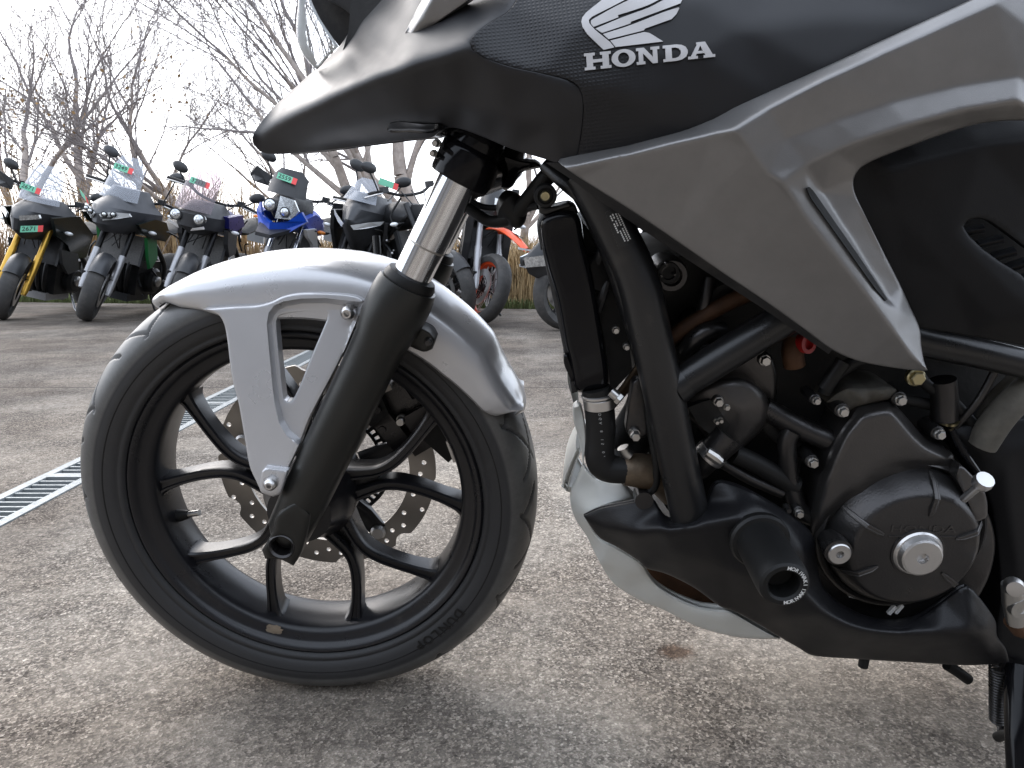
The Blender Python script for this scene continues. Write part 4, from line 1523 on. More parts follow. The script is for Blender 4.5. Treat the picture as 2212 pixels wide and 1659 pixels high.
# ------------------------------------------------------------------ hoses
hose = MB().tube(T([(1287, 838, .150), (1293, 870, .150), (1297, 910, .150), (1297, 950, .150), (1295, 982, .150), (1303, 1004, .150), (1322, 1013, .150), (1350, 1015, .149)]), [.0150, .0160, .0158, .0156, .0160, .0160, .0152, .0148], 28, smooth=6).build('radiator_hose', M['rubber'], bike)
MB().lathe([(.0166, -.0055), (.0172, -.0050), (.0172, .0050), (.0166, .0055)], P(1295, 868, .150), (P(1297, 910, .15) - P(1293, 866, .15)), 40).build('hose_clamp', M['alu'], hose)
MB().lathe([(.0155, -.002), (.0172, -.001), (.0172, .001), (.0155, .002)], P(1291, 853, .150), (P(1297, 910, .15) - P(1293, 866, .15)), 40).build('hose_lip', M['alu'], hose)
cb = MB().tube(T([(1320, 846, .165), (1334, 858, .168)]), .0052, 12)
cb.lathe([(0, 0), (.0062, 0), (.0062, .004), (.005, .005), (0, .005)], P(1334, 859, .168), (P(1334, 858, .168) - P(1320, 846, .165)), 6)
cb.build('clamp_screw', M['zinc'], hose)
prn = MB()
fh = FL([P(1297, 880, .15), P(1297, 950, .15), P(1295, 990, .15)], .0158)
hv, hfaces = None, None
for i, ch in enumerate('ADGA 8 15 07'):
    if ch == ' ':
        continue
    tv, tf = text_mesh(ch, 8.5, 0.02)
    u0, v0 = 1295 + i * .9, 887 + i * 9.0
    dd = float(fh([(u0, v0)])[0]) + .0007
    prn.add([P(u0 + y * -1, v0 + x, dd) for (x, y, z) in tv], tf)
prn.build('hose_print', M['printdim'], hose, flat=True)
pump = MB().tube(T([(1346, 1015, .147), (1375, 1016, .145), (1425, 1026, .135), (1460, 1060, .13)]), [.0170, .0185, .021, .020], 24, smooth=4).build('water_pipe', M['pipe'], bike)
MB().tube(T([(1360, 985, .15), (1352, 978, .15), (1345, 966, .15)]), [.006, .006, .0065], 12, smooth=3).build('pipe_clip', M['zinc'], pump)
MB().tube(T([(1404, 760, .145), (1398, 860, .15), (1405, 930, .155), (1414, 975, .16), (1419, 1015, .16), (1414, 1052, .155), (1395, 1068, .15), (1384, 1066, .145)]), .0042, 12, smooth=6).build('vent_hose', M['rubber'], bike)
MB().lathe([(.003, 0), (.010, 0), (.010, .02), (.003, .02)], P(1386, 1064, .14), YN, 20).build('drain_plug', M['castblk'], bike)
brk = panel('engine_hanger', [(1366, 828, .150), (1378, 818, .150), (1400, 818, .150), (1412, 845, .150), (1408, 930, .152), (1392, 944, .152), (1366, 946, .152), (1353, 932, .152), (1352, 915, .152)], M['castblk'], bike, thick=.012, step=7, rnd=(6, .003))[0]
bolt(1371, 936, .156, 13, M['zinc'], brk, h=.012)
MB().tube(T([(1316, 880, .11), (1350, 840, .11), (1385, 790, .11)]), [(.008, .004)] * 3, 10).build('front_brace', M['pipe'], bike)
MB().tube(T([(1325, 960, .10), (1372, 880, .10), (1400, 800, .10)]), .012, 12).build('front_pipe', M['deep'], bike)
MB().tube(T([(1340, 1000, .09), (1380, 940, .08), (1420, 900, .07)]), .02, 16).build('header_pipe', M['deep'], bike)

# ------------------------------------------------------------------ engine
eng_o = [(1330, 560, .09), (1400, 560, .1), (1500, 560, .1), (1660, 660, .1), (1830, 690, .1), (2300, 720, .1), (2290, 1480, .1), (2150, 1430, .1), (1800, 1400, .1), (1480, 1140, .1), (1420, 1060, .1), (1390, 900, .09), (1370, 780, .09)]
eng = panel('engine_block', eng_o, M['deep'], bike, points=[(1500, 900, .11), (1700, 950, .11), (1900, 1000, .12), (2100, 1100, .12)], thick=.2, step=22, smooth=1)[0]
# head cover and odd shapes in the dark behind the tubes
for (u, v, d, rp, hh, mm) in ((1440, 585, .115, 36, .03, 'castblk'), (1440, 585, .135, 25, .012, 'deep'), (1500, 700, .11, 30, .02, 'deep'), (1560, 640, .11, 40, .02, 'deep')):
    s_ = mpx(u, v, d)
    MB().lathe([(0, -.02), (rp * s_, -.02), (rp * s_, hh * .7), (rp * s_ * .88, hh), (rp * s_ * .62, hh), (rp * s_ * .58, hh * .7), (0, hh * .7)], P(u, v, d), YN, 36).build('engine_cap', M[mm], eng)
for k in range(3):
    a = 2 * pi * k / 3 + .4
    bolt(1440 + 16 * cos(a), 585 + 16 * sin(a), .146, 3.5, M['castblk'], eng, hexed=False)
for (pts, r, mm) in (([(1532, 600, .13), (1522, 650, .135), (1510, 700, .135)], .0065, 'castblk'), ([(1395, 780, .13), (1470, 715, .135), (1570, 655, .14), (1680, 610, .14)], .0085, 'rust'), ([(1340, 610, .12), (1420, 700, .12), (1500, 745, .12), (1590, 735, .12)], .008, 'rubber'),
                     ([(1480, 760, .14), (1500, 735, .145), (1530, 715, .145), (1560, 716, .14)], .010, 'castblk'), ([(1585, 980, .15), (1630, 1000, .15), (1700, 1040, .15), (1720, 1050, .15)], .0105, 'rubber'), ([(1560, 1000, .15), (1620, 1035, .15), (1690, 1065, .15)], .006, 'castblk'),
                     ([(1650, 880, .14), (1720, 920, .145), (1790, 950, .15)], .012, 'castblk'), ([(1640, 900, .13), (1700, 950, .13), (1760, 985, .13)], .010, 'deep'), ([(1760, 1120, .15), (1725, 1100, .15), (1708, 1040, .15), (1700, 960, .15), (1712, 930, .15)], .010, 'castblk'),
                     ([(1780, 850, .15), (1800, 815, .15), (1850, 780, .15), (1900, 770, .15)], .007, 'rubber'), ([(1822, 780, .155), (1800, 812, .155), (1780, 840, .155)], .008, 'rubber'), ([(2128, 950, .15), (2060, 870, .15), (2000, 830, .15), (1980, 800, .15)], .006, 'rubber'),
                     ([(2120, 960, .16), (2160, 900, .165), (2210, 850, .165), (2280, 800, .165)], .015, 'boot'), ([(2060, 925, .15), (2110, 870, .16), (2150, 800, .16)], .004, 'castblk'), ([(2100, 930, .14), (2140, 860, .14), (2190, 810, .14)], .0045, 'boot'),
                     ([(2040, 905, .15), (2040, 860, .15), (2036, 820, .15)], .013, 'castblk'), ([(1940, 860, .14), (1990, 870, .14), (2040, 880, .14)], .006, 'deep'), ([(1716, 735, .14), (1712, 760, .145), (1716, 790, .145)], .011, 'rust')):
    MB().tube(T(pts), r, 14, smooth=5).build('pipe' if mm != 'rubber' else 'hose', M[mm], eng)
MB().lathe([(0, -.005), (.010, -.005), (.010, .006), (.006, .006), (.006, .001), (0, .001)], P(1738, 742, .15), (0.5, -1, 0.2), 20).build('red_plug', M['red'], eng)
MB().lathe([(0, 0), (.012, 0), (.012, .003), (0, .003)], P(2044, 908, .15), (0, -.25, 1), 24).build('sensor_collar', M['brass'], eng)
for (u, v, d, rp, mm, nm) in ((1523, 755, .15, 13, 'castblk', 'bolt'), (1566, 752, .15, 6, 'zinc', 'bolt'), (1330, 712, .14, 9, 'zinc', 'bolt'), (1353, 748, .15, 8, 'zinc', 'bolt'), (1978, 815, .17, 20, 'brass', 'bolt'), (2105, 914, .15, 9, 'zinc', 'bolt'), (1700, 1098, .165, 8, 'castblk', 'bolt')):
    bolt(u, v, d, rp, M[mm], eng, h=.007, hexed=(mm != 'castblk'))
# thermostat and water pump casting
wpump = panel('pump_cover', [(1476, 862, .150), (1500, 842, .153), (1530, 824, .156), (1562, 816, .158), (1595, 814, .158), (1628, 826, .158), (1652, 850, .157), (1663, 880, .155), (1657, 910, .153), (1640, 935, .151), (1615, 958, .150), (1596, 972, .150), (1570, 975, .150), (1540, 962, .148), (1520, 938, .146), (1500, 915, .145), (1480, 895, .145)],
              M['cast'], eng, points=[(1570, 870, .166), (1600, 890, .167), (1540, 900, .155), (1580, 940, .156)], thick=.06, step=7, smooth=4, rnd=(16, .012))[0]
panel('pump_housing', [(1500, 800, .12), (1560, 770, .125), (1630, 758, .128), (1668, 770, .128), (1678, 810, .128), (1676, 860, .126), (1660, 890, .125), (1600, 850, .124), (1540, 830, .12)], M['cast'], eng, thick=.05, step=8, smooth=3, rnd=(8, .006))
panel('pump_recess', [(1487, 880, .159), (1520, 868, .160), (1553, 859, .161), (1572, 862, .161), (1582, 880, .161), (1586, 905, .160), (1570, 925, .158), (1550, 940, .156), (1530, 935, .154), (1508, 914, .152)], M['deep'], wpump, thick=.02, step=7, smooth=2)
bolt(1551, 866, .165, 12, M['zinc'], wpump, h=.008)
bolt(1569, 878, .162, 8, M['zinc'], wpump, h=.006)
bolt(1546, 908, .158, 6, M['zinc'], wpump, h=.008)
bolt(1555, 905, .158, 6, M['zinc'], wpump, h=.008)
bolt(1651, 777, .150, 14, M['zinc'], eng, h=.008)
el_ = MB().tube(T([(1575, 940, .155), (1555, 962, .155), (1530, 985, .152), (1505, 1008, .145)]), [.018, .0165, .0155, .0155], 20, smooth=4).build('water_elbow', M['castblk'], eng)
cdir = P(1530, 985, .152) - P(1555, 962, .155)
MB().lathe([(.0165, -.005), (.0172, -.0045), (.0172, .0045), (.0165, .005)], P(1537, 979, .153), cdir, 32).build('hose_clamp', M['alu'], el_)
MB().tube(T([(1527, 976, .170), (1545, 988, .172), (1556, 997, .172)]), [.0055, .0062, .005], 10).build('clamp_screw', M['zinc'], el_)

# side cover of the crankcase
cv_o = [(1760, 1300, .150), (1752, 1210, .152), (1750, 1130, .154), (1755, 1090, .155), (1768, 1026, .156), (1778, 1012, .156), (1785, 990, .156), (1797, 962, .157), (1811, 936, .157), (1826, 914, .157), (1838, 900, .157), (1846, 888, .157), (1855, 879, .157), (1890, 869, .157), (1922, 864, .157), (1932, 872, .157), (1950, 892, .157),
        (1971, 916, .157), (1990, 938, .157), (2010, 953, .157), (2035, 965, .157), (2056, 978, .157), (2063, 995, .157), (2075, 1030, .157), (2100, 1075, .157), (2135, 1110, .157), (2150, 1180, .156), (2130, 1260, .155), (2080, 1320, .153), (1950, 1350, .15), (1820, 1340, .15)]
case, _ = panel('crankcase_cover', cv_o, M['cast'], bike, creases=[[(1764, 1120, .176), (1785, 1036, .178), (1806, 985, .179), (1830, 935, .179), (1850, 912, .179), (1864, 896, .179), (1922, 884, .179), (1940, 900, .179), (1975, 942, .179), (2000, 966, .178), (2045, 990, .177)]],
                  points=[(1900, 1000, .180), (1850, 1040, .180), (1950, 960, .180)], thick=.05, step=7, smooth=3, rnd=(5, .004), sharp=45)
cc = P(1944, 1153, .165)
q_ = mpx(1949, 1160, .165) * .965
MB().lathe([(190 * q_ * .97, -.03), (187 * q_, -.002), (183 * q_, .004), (176 * q_, .007), (170 * q_, .004), (166 * q_, -.004)], cc, YN, 96).build('cover_ring', M['cast'], case)
prof = [(0.120 * 0 + 168 * q_, -.03), (167 * q_, .004), (163 * q_, .010), (138 * q_, .030), (130 * q_, .0335), (124 * q_, .0345), (0, .0355)]
alt = MB().lathe(prof, cc, YN, 120).build('alternator_cover', M['castblk'], case, sharp=25)


def alt_pt(r, a, extra=0.0):
    """r in picture units about the cover's axis; a counter clockwise from the right"""
    rr = r * q_
    t = np.interp(r, [0, 124, 130, 138, 163, 168], [.0355, .0345, .0335, .030, .010, .004]) + extra
    return V3((cc.x + rr * cos(a), cc.y - t, cc.z + rr * sin(a)))


for a in (80, 152, 21, 207, 320):
    a = R(a)
    MB().tube([alt_pt(84, a, .0002), alt_pt(100, a, .0012), alt_pt(126, a, .0012), alt_pt(150, a, .0012), alt_pt(164, a, 0)], [(.001, .0012), (.0022, .0028), (.0024, .003), (.0024, .003), (.001, .002)], sec=SEC).build('cover_rib', M['cast'], alt)
cap_c = alt_pt(0, 0)
MB().lathe([(0.026, -.004), (.0265, .000), (.0235, .004), (.0225, .0045), (.0205, .0105), (.0185, .0118), (.006, .0118), (.0055, .006), (0, .0055)], cap_c + V3((0.0015, 0, -.0015)), YN, 56).build('crank_cap', M['alu'], alt, sharp=25)
MB().lathe([(.0205, -.01), (.0230, -.002), (.0255, .002), (.0272, .0015), (.028, -.002)], cap_c + V3((0.0015, 0, -.0015)), YN, 48).build('cap_seat', M['castblk'], alt)
ts = P(1813, 1196, .205)
MB().lathe([(0, -.02), (.0118, -.02), (.0118, .001), (.0108, .0022), (.0042, .0022), (.0038, -.001), (0, -.001)], ts, YN, 36).build('timing_cap', M['alu'], alt, sharp=25)
MB().lathe([(.0118, -.03), (.0148, -.012), (.0142, -.002), (.0120, -.001)], ts, YN, 32).build('timing_boss', M['castblk'], alt)
tv, tf = text_mesh('HONDA', .0135, 0.0)
wmin, wmax = min(p[0] for p in tv), max(p[0] for p in tv)
k_ = .066 / (wmax - wmin)
ty = alt_pt(37, pi / 2)
MB().add([(cc.x + x * k_ + .003, ty.y - .0004, cc.z + .0255 + y * .9) for x, y, z in tv], tf).build('cast_lettering', M['cast'], alt, flat=True)
MB().box((cc.x + .003, ty.y - .0002, cc.z + .0175), (.068, .0016, .0008)).build('cast_line', M['cast'], alt, flat=True)
bt = panel('rubber_boot', [(1784, 868, .150), (1800, 852, .155), (1830, 838, .160), (1870, 838, .163), (1915, 834, .165), (1938, 842, .164), (1950, 856, .160), (1945, 868, .158), (1920, 864, .160), (1880, 872, .162), (1850, 880, .160), (1838, 888, .158), (1810, 884, .154)],
           M['boot'], case, points=[(1860, 856, .178), (1910, 850, .178)], thick=.06, step=6, smooth=3, rnd=(8, .007))[0]
for (u, v, rp) in ((1762, 864, 10), (1820, 888, 13.5), (1944, 863, 13.5), (2028, 937, 13), (1755, 998, 13), (1725, 1107, 11)):
    b_ = bolt(u, v, .168, rp, M['zinc'], case, h=.0065)
    MB().lathe([(rp * .00048 * 1.15, -.03), (rp * .00048 * 1.15, -.002), (rp * .00048 * .9, -.001)], P(u, v, .168), YN, 20).build('bolt_boss', M['castblk'], case)
# cable adjuster and its bracket on the right of the cover
adj = MB().tube(T([(2082, 1078, .20), (2100, 1062, .21), (2120, 1045, .22)]), [.004, .0042, .0042], 12)
adj.lathe([(0, -.004), (.0085, -.004), (.0095, 0), (.0085, .006), (0, .006)], P(2122, 1042, .221), P(2122, 1042, .221) - P(2100, 1062, .21), 14)
adj.build('cable_adjuster', M['alu'], case)
panel('adjuster_bracket', [(2062, 1030, .185), (2072, 1004, .185), (2084, 1010, .186), (2120, 1050, .19), (2132, 1080, .19), (2134, 1118, .192), (2106, 1130, .195), (2098, 1106, .195), (2082, 1070, .19)], M['cast'], case, thick=.02, step=6, rnd=(6, .004))

# cover over the drive sprocket, dark plate to the right
sp_o = [(2046, 922, .150), (2080, 918, .152), (2140, 910, .154), (2260, 900, .154), (2290, 1440, .15), (2180, 1430, .15), (2150, 1380, .15), (2160, 1280, .15), (2150, 1150, .15), (2130, 1060, .15), (2090, 1000, .15), (2062, 960, .15)]
spc = panel('sprocket_cover', sp_o, M['tankblk'], bike, creases=[[(2070, 940, .160), (2130, 985, .163), (2190, 975, .165), (2260, 950, .166)], [(2170, 1010, .165), (2180, 1100, .163), (2200, 1250, .158)]], points=[(2140, 940, .16), (2230, 1050, .160)], thick=.06, step=9, smooth=3, rnd=(5, .003))[0]
MB().tube(T([(2056, 928, .168), (2080, 975, .172), (2112, 1020, .176)]), [.003, .004, .003], 10, smooth=3).build('clutch_cable', M['gloss'], bike)

# gear lever linkage at the right edge
lk = MB().tube(T([(2186, 1262, .21), (2190, 1300, .21), (2196, 1345, .21)]), [.010, .011, .009], 16, smooth=3).build('shift_linkage', M['zinc'], bike)
MB().lathe([(0, -.006), (.009, -.006), (.010, 0), (.008, .007), (0, .008)], P(2190, 1268, .215), (-.4, -1, .2), 20).build('ball_joint', M['alu'], lk)
MB().tube(T([(2190, 1268, .215), (2212, 1275, .215), (2260, 1292, .21)]), .0062, 14).build('link_rod', M['alu'], lk)
MB().lathe([(.005, -.006), (.0105, -.006), (.0115, 0), (.0105, .006), (.005, .006)], P(2200, 1310, .215), YN, 24, closed=True).build('lever_eye', M['zinc'], lk)
MB().tube(T([(2184, 1340, .2), (2200, 1360, .2), (2240, 1372, .2)]), .008, 12).build('lever_arm', M['rust'], lk)

# ------------------------------------------------------------------ belly pan
pan_o = [(1261, 1115, .125), (1285, 1103, .132), (1310, 1095, .140), (1360, 1085, .150), (1400, 1078, .156), (1414, 1083, .158), (1425, 1100, .160), (1437, 1116, .162), (1455, 1123, .164), (1480, 1120, .166), (1505, 1105, .168), (1525, 1083, .168), (1537, 1055, .167), (1546, 1044, .166), (1560, 1040, .166),
         (1610, 1056, .168), (1685, 1098, .172), (1738, 1136, .174), (1757, 1160, .176), (1764, 1205, .178), (1774, 1257, .180), (1799, 1292, .181), (1839, 1320, .182), (1884, 1338, .182), (1934, 1344, .182), (1984, 1331, .182), (2034, 1299, .181), (2071, 1272, .181), (2089, 1266, .180), (2104, 1276, .180),
         (2134, 1314, .178), (2151, 1344, .176), (2154, 1374, .174), (2172, 1400, .17), (2180, 1430, .166), (2150, 1434, .160), (2084, 1437, .158), (1959, 1430, .156), (1859, 1424, .156), (1756, 1416, .156), (1721, 1397, .155), (1689, 1379, .154), (1635, 1346, .152), (1585, 1320, .150), (1556, 1310, .150), (1500, 1270, .150), (1440, 1240, .146), (1397, 1228, .140),
         (1380, 1212, .138), (1335, 1183, .132), (1297, 1163, .128), (1276, 1138, .125)]
pan_cr = [[(1264, 1116, .130), (1305, 1139, .146), (1360, 1148, .168), (1435, 1143, .190), (1510, 1133, .203), (1595, 1117, .206)],
          [(1700, 1200, .208), (1734, 1277, .210), (1784, 1327, .211), (1834, 1352, .211), (1884, 1364, .210), (1959, 1369, .209), (2034, 1367, .207), (2096, 1364, .204), (2130, 1368, .196)],
          [(1990, 1414, .172), (2060, 1412, .176), (2140, 1412, .174)],
          [(1640, 1090, .186), (1700, 1130, .192), (1740, 1190, .200)]]
pan, dq_pan = panel('belly_pan', pan_o, M['panpl'], bike, creases=pan_cr, points=[(1450, 1190, .176), (1560, 1220, .190), (1640, 1180, .206), (1660, 1260, .204), (1700, 1330, .196), (1850, 1400, .180), (1600, 1080, .184), (1960, 1405, .178)],
                    thick=.005, step=7, smooth=3, rnd=(5, .004))
bolt(2128, 1345, .176, 11, M['rust'], pan, h=.006)
MB().tube(T([(2045, 1436, .12), (2070, 1452, .12), (2092, 1468, .12)]), .0065, 12).build('drain_tube', M['rubber'], bike)
MB().lathe([(0, -.004), (.006, -.004), (.006, .01), (0, .01)], P(1867, 1424, .13), (0, 0, -1), 12).build('pan_stud', M['deep'], pan)
panel('pan_floor', [(1400, 1200, .10), (1560, 1290, .10), (1760, 1406, .10), (2150, 1430, .10), (2150, 1300, .1), (1800, 1280, .1), (1600, 1130, .1)], M['deep'], bike, thick=.2, step=30)
for (u, v, d, sx, sz, rot) in ((1905, 1297, .165, .018, .003, -14), (1860, 1290, .165, .03, .004, -14)):
    MB().box(P(u, v, d), (sx, .006, sz), Matrix.Rotation(R(-rot), 3, 'Y')).build('gasket_tab', M['printdim'], case, flat=True)
for (u, v) in ((1926, 1317), (1941, 1315)):
    MB().box(P(u, v, .17), (.004, .004, .012), Matrix.Rotation(R(30), 3, 'Y')).build('cable_tie', M['print'], case, flat=True)

# pale centre cowl below the engine
wc_o = [(1238, 885, .075), (1240, 876, .078), (1247, 871, .080), (1256, 878, .083), (1264, 915, .086), (1266, 963, .088), (1261, 1000, .090), (1270, 1018, .094), (1292, 1035, .100), (1322, 1042, .108), (1345, 1045, .114), (1362, 1062, .118), (1377, 1078, .122), (1340, 1086, .126), (1310, 1095, .126), (1285, 1104, .122), (1262, 1114, .112),
        (1277, 1140, .112), (1297, 1165, .114), (1335, 1185, .118), (1380, 1213, .122), (1392, 1225, .120), (1402, 1243, .112), (1422, 1265, .106), (1460, 1288, .104), (1510, 1308, .108), (1547, 1314, .116), (1575, 1318, .126), (1635, 1352, .132), (1686, 1380, .135), (1635, 1380, .120), (1585, 1375, .110), (1510, 1355, .096), (1435, 1318, .085), (1385, 1298, .078), (1335, 1268, .070), (1310, 1240, .062),
        (1285, 1195, .055), (1267, 1158, .050), (1245, 1125, .050), (1234, 1096, .052), (1232, 1076, .054), (1240, 1050, .058), (1256, 1018, .068), (1259, 1000, .070), (1251, 950, .072), (1240, 913, .074)]
wc_cr = [[(1300, 1210, .098), (1350, 1240, .105), (1388, 1255, .104), (1440, 1290, .108), (1500, 1322, .116), (1560, 1334, .126), (1605, 1336, .132)],
         [(1250, 1090, .088), (1280, 1080, .104), (1320, 1072, .116)]]
cc_ = panel('centre_cowl', wc_o, M['white'], bike, creases=wc_cr, points=[(1290, 1060, .106), (1255, 920, .084), (1420, 1300, .096)], thick=.01, step=6, smooth=4, rnd=(7, .007), mirror=True)[0]
MB().tube(T([(1252, 940, .02), (1236, 975, .01), (1226, 1010, 0), (1228, 1040, 0), (1244, 1062, .01)]), [(.03, .004), (.035, .005), (.035, .005), (.035, .005), (.03, .004)], 12, smooth=4, sec=SEC).build('cowl_loop', M['white'], cc_)
panel('exhaust_shield', [(1380, 1205, .085), (1420, 1215, .085), (1560, 1300, .085), (1580, 1325, .085), (1510, 1310, .085), (1440, 1280, .085), (1395, 1240, .085)], M['rust'], bike, thick=.05, step=12, rnd=(6, .004))

# ------------------------------------------------------------------ crash bobbin
bc = P(1640, 1166, .205)
b_n = MB().lathe([(0, -.004), (.0300, -.004), (.0305, .003), (.0285, .006), (.0245, .007), (.0245, .010), (.0245, .066), (.0242, .074), (.0228, .0795), (.0205, .0815), (.0165, .0815), (.0145, .079), (.0135, .060), (0, .058)], bc, YN, 64)
bob = b_n.build('crash_bobbin', M['rubber'], bike, sharp=25)
ec = bc + V3((0, -.0818, 0))


def ring_fn(a):
    o = ec + V3((cos(a), 0, sin(a))) * .0184
    return o, V3((sin(a), 0, -cos(a))), V3((cos(a), 0, sin(a)))


arc_text('MORIWAKI', .0052, ring_fn, -R(11.5), R(84), .0001).build('bobbin_lettering', M['print'], bob, flat=True)


def ring_fn2(a):
    o = ec + V3((cos(a), 0, sin(a))) * .0184
    return o, V3((-sin(a), 0, cos(a))), V3((-cos(a), 0, -sin(a)))


arc_text('MORIWAKI', .0052, ring_fn2, R(10), R(-82), .0001).build('bobbin_lettering', M['print'], bob, flat=True)

# ------------------------------------------------------------------ side stand
st_ = MB().tube(T([(2196, 1436, .15), (2197, 1500, .17), (2199, 1600, .20), (2204, 1760, .24)]), [.0125, .0135, .013, .012], 20, smooth=4).build('side_stand', M['gloss'], bike)
sp = []
for i in range(240):
    t = i / 239
    c = P(2153, 1440 + 118 * t, .15)
    a = 2 * pi * 20 * t
    sp.append(c + V3((cos(a) * .0075, sin(a) * .0075, 0)))
MB().tube(sp, .0013, 6).build('stand_spring', M['castblk'], st_)
MB().tube(T([(2160, 1440, .13), (2164, 1560, .13), (2170, 1580, .14)]), [.007, .007, .008], 10).build('stand_hook', M['gloss'], st_)
MB().tube(T([(2155, 1592, .15), (2168, 1588, .16), (2190, 1590, .18)]), .006, 12).build('stand_peg', M['rubber'], st_)
MB().box(P(2190, 1410, .13), (.05, .04, .03)).build('stand_bracket', M['castblk'], st_, flat=True)
# ------------------------------------------------------------------ the row of motorcycles behind
BM = dict(
    tyre=mat('worn bike tyre', (0.045, 0.044, 0.043), 0.75, bump=0.2, bscale=120, dirt=((0.11, 0.10, 0.09), 12, 0.5, 0.6)),
    rimblk=mat('black bike rim', (0.015, 0.015, 0.016), 0.35, 0.3),
    dark=mat('dark bike metal', (0.014, 0.014, 0.015), 0.4, 0.5, var=0.5, vscale=14),
    blk=mat('black bike plastic', (0.020, 0.021, 0.023), 0.45, var=0.3),
    grey=mat('matte grey bike paint', (0.045, 0.047, 0.051), 0.4, 0.2),
    grey2=mat('slate grey bike paint', (0.06, 0.063, 0.07), 0.4, 0.2),
    deepgrn=mat('dark green black paint', (0.005, 0.009, 0.008), 0.15, 0.1),
    green=mat('bright green bike paint', (0.02, 0.17, 0.05), 0.35),
    blue=mat('bright blue bike paint', (0.008, 0.06, 0.42), 0.3),
    navy=mat('deep violet blue bike paint', (0.012, 0.014, 0.13), 0.3),
    whitep=mat('white bike paint', (0.62, 0.63, 0.64), 0.35, var=0.04),
    orange=mat('orange bike plastic', (0.66, 0.07, 0.014), 0.4),
    redp=mat('red bike plastic', (0.5, 0.02, 0.02), 0.4),
    silverf=mat('silver fork paint', (0.36, 0.36, 0.37), 0.4, 0.6),
    radf=mat('radiator fins', (0.10, 0.097, 0.093), 0.6, 0.4, var=0.25, vscale=80),
    gold=mat('dull gold fork', (0.55, 0.33, 0.06), 0.35, 0.8), chrome=M['chrome'], alu=M['alu'], rubber=M['rubber'],
    mirror=mat('mirror glass', (0.6, 0.62, 0.65), 0.05, 1.0, var=0.02),
    tagg=mat('green price card', (0.16, 0.50, 0.33), 0.6, var=0.05),
    tagr=mat('red card end', (0.72, 0.07, 0.07), 0.6, var=0.05),
    ink=mat('black ink', (0.012, 0.014, 0.014), 0.6),
    amber=mat('amber lamp lens', (0.75, 0.22, 0.02), 0.2),
    lampw=mat('white lamp lens', (0.72, 0.74, 0.75), 0.12, 0.2, var=0.05),
    lamp=M['lampglass'],
)
GRP = 'motorcycles parked in a row at the back'


def mirx(pts):
    return [(-x, y, z) for x, y, z in pts]


def prism(mb, pts, off):
    """extrude a closed 3d outline by a vector"""
    n = len(pts)
    off = V3(off)
    a = [V3(p) for p in pts]
    mb.add(a + [p + off for p in a], [tuple(range(n)), tuple(range(2 * n - 1, n - 1, -1))] + [(i, i + n, (i + 1) % n + n, (i + 1) % n) for i in range(n)])
    return mb


def ellipsoid(mb, c, r, mtx=None, n=14, m=8):
    vs, fs = [], []
    for j in range(m + 1):
        ph = pi * j / m
        for i in range(n):
            a = 2 * pi * i / n
            p = V3((r[0] * sin(ph) * cos(a), r[1] * sin(ph) * sin(a), r[2] * cos(ph)))
            if mtx is not None:
                p = mtx @ p
            vs.append(p + V3(c))
    for j in range(m):
        for i in range(n):
            fs.append((j * n + i, j * n + (i + 1) % n, (j + 1) * n + (i + 1) % n, (j + 1) * n + i))
    return mb.add(vs, fs)


def loft(mb, rings, cap=True):
    n = len(rings[0])
    vs = [p for r in rings for p in r]
    fs = []
    for j in range(len(rings) - 1):
        for i in range(n):
            fs.append((j * n + i, j * n + (i + 1) % n, (j + 1) * n + (i + 1) % n, (j + 1) * n + i))
    if cap:
        fs += [tuple(range(n - 1, -1, -1)), tuple((len(rings) - 1) * n + i for i in range(n))]
    return mb.add(vs, fs)


def nose_ring(z, w, yf, yb, p=2.4, tilt=0.0, n=18):
    """outline of a fairing at height z: pointed or blunt towards the front (-y)"""
    out = []
    for i in range(n + 1):
        a = pi * i / n
        ca, sa = cos(a), sin(a)
        x = w * (abs(ca) ** (2 / p)) * (1 if ca > 0 else -1)
        y = yb - (yb - yf) * (abs(sa) ** (2 / p))
        out.append((x, y, z + tilt * (yb - y)))
    return out


def price_card(root, c, right, up, digits, w=0.17, h=0.056):
    right, up = V3(right).normalized(), V3(up).normalized()
    nrm = right.cross(up).normalized()            # towards the viewer
    c = V3(c)
    card = prism(MB(), [c + right * a + up * b for a, b in ((-w / 2, -h / 2), (w / 2 - .04, -h / 2), (w / 2 - .04, h / 2), (-w / 2, h / 2))], -nrm * .002).build('price_card', BM['tagg'], root, flat=True)
    prism(MB(), [c + right * a + up * b for a, b in ((w / 2 - .04, -h / 2), (w / 2, -h / 2), (w / 2, h / 2), (w / 2 - .04, h / 2))], -nrm * .002).build('card_end', BM['tagr'], card, flat=True)
    if digits:
        tv, tf = text_mesh(digits, .055, 0.0006)
        MB().add([c + right * (x - .02) + up * y * .95 + nrm * .0015 for x, y, z in tv], tf).build('card_number', BM['ink'], card, flat=True)
    return card


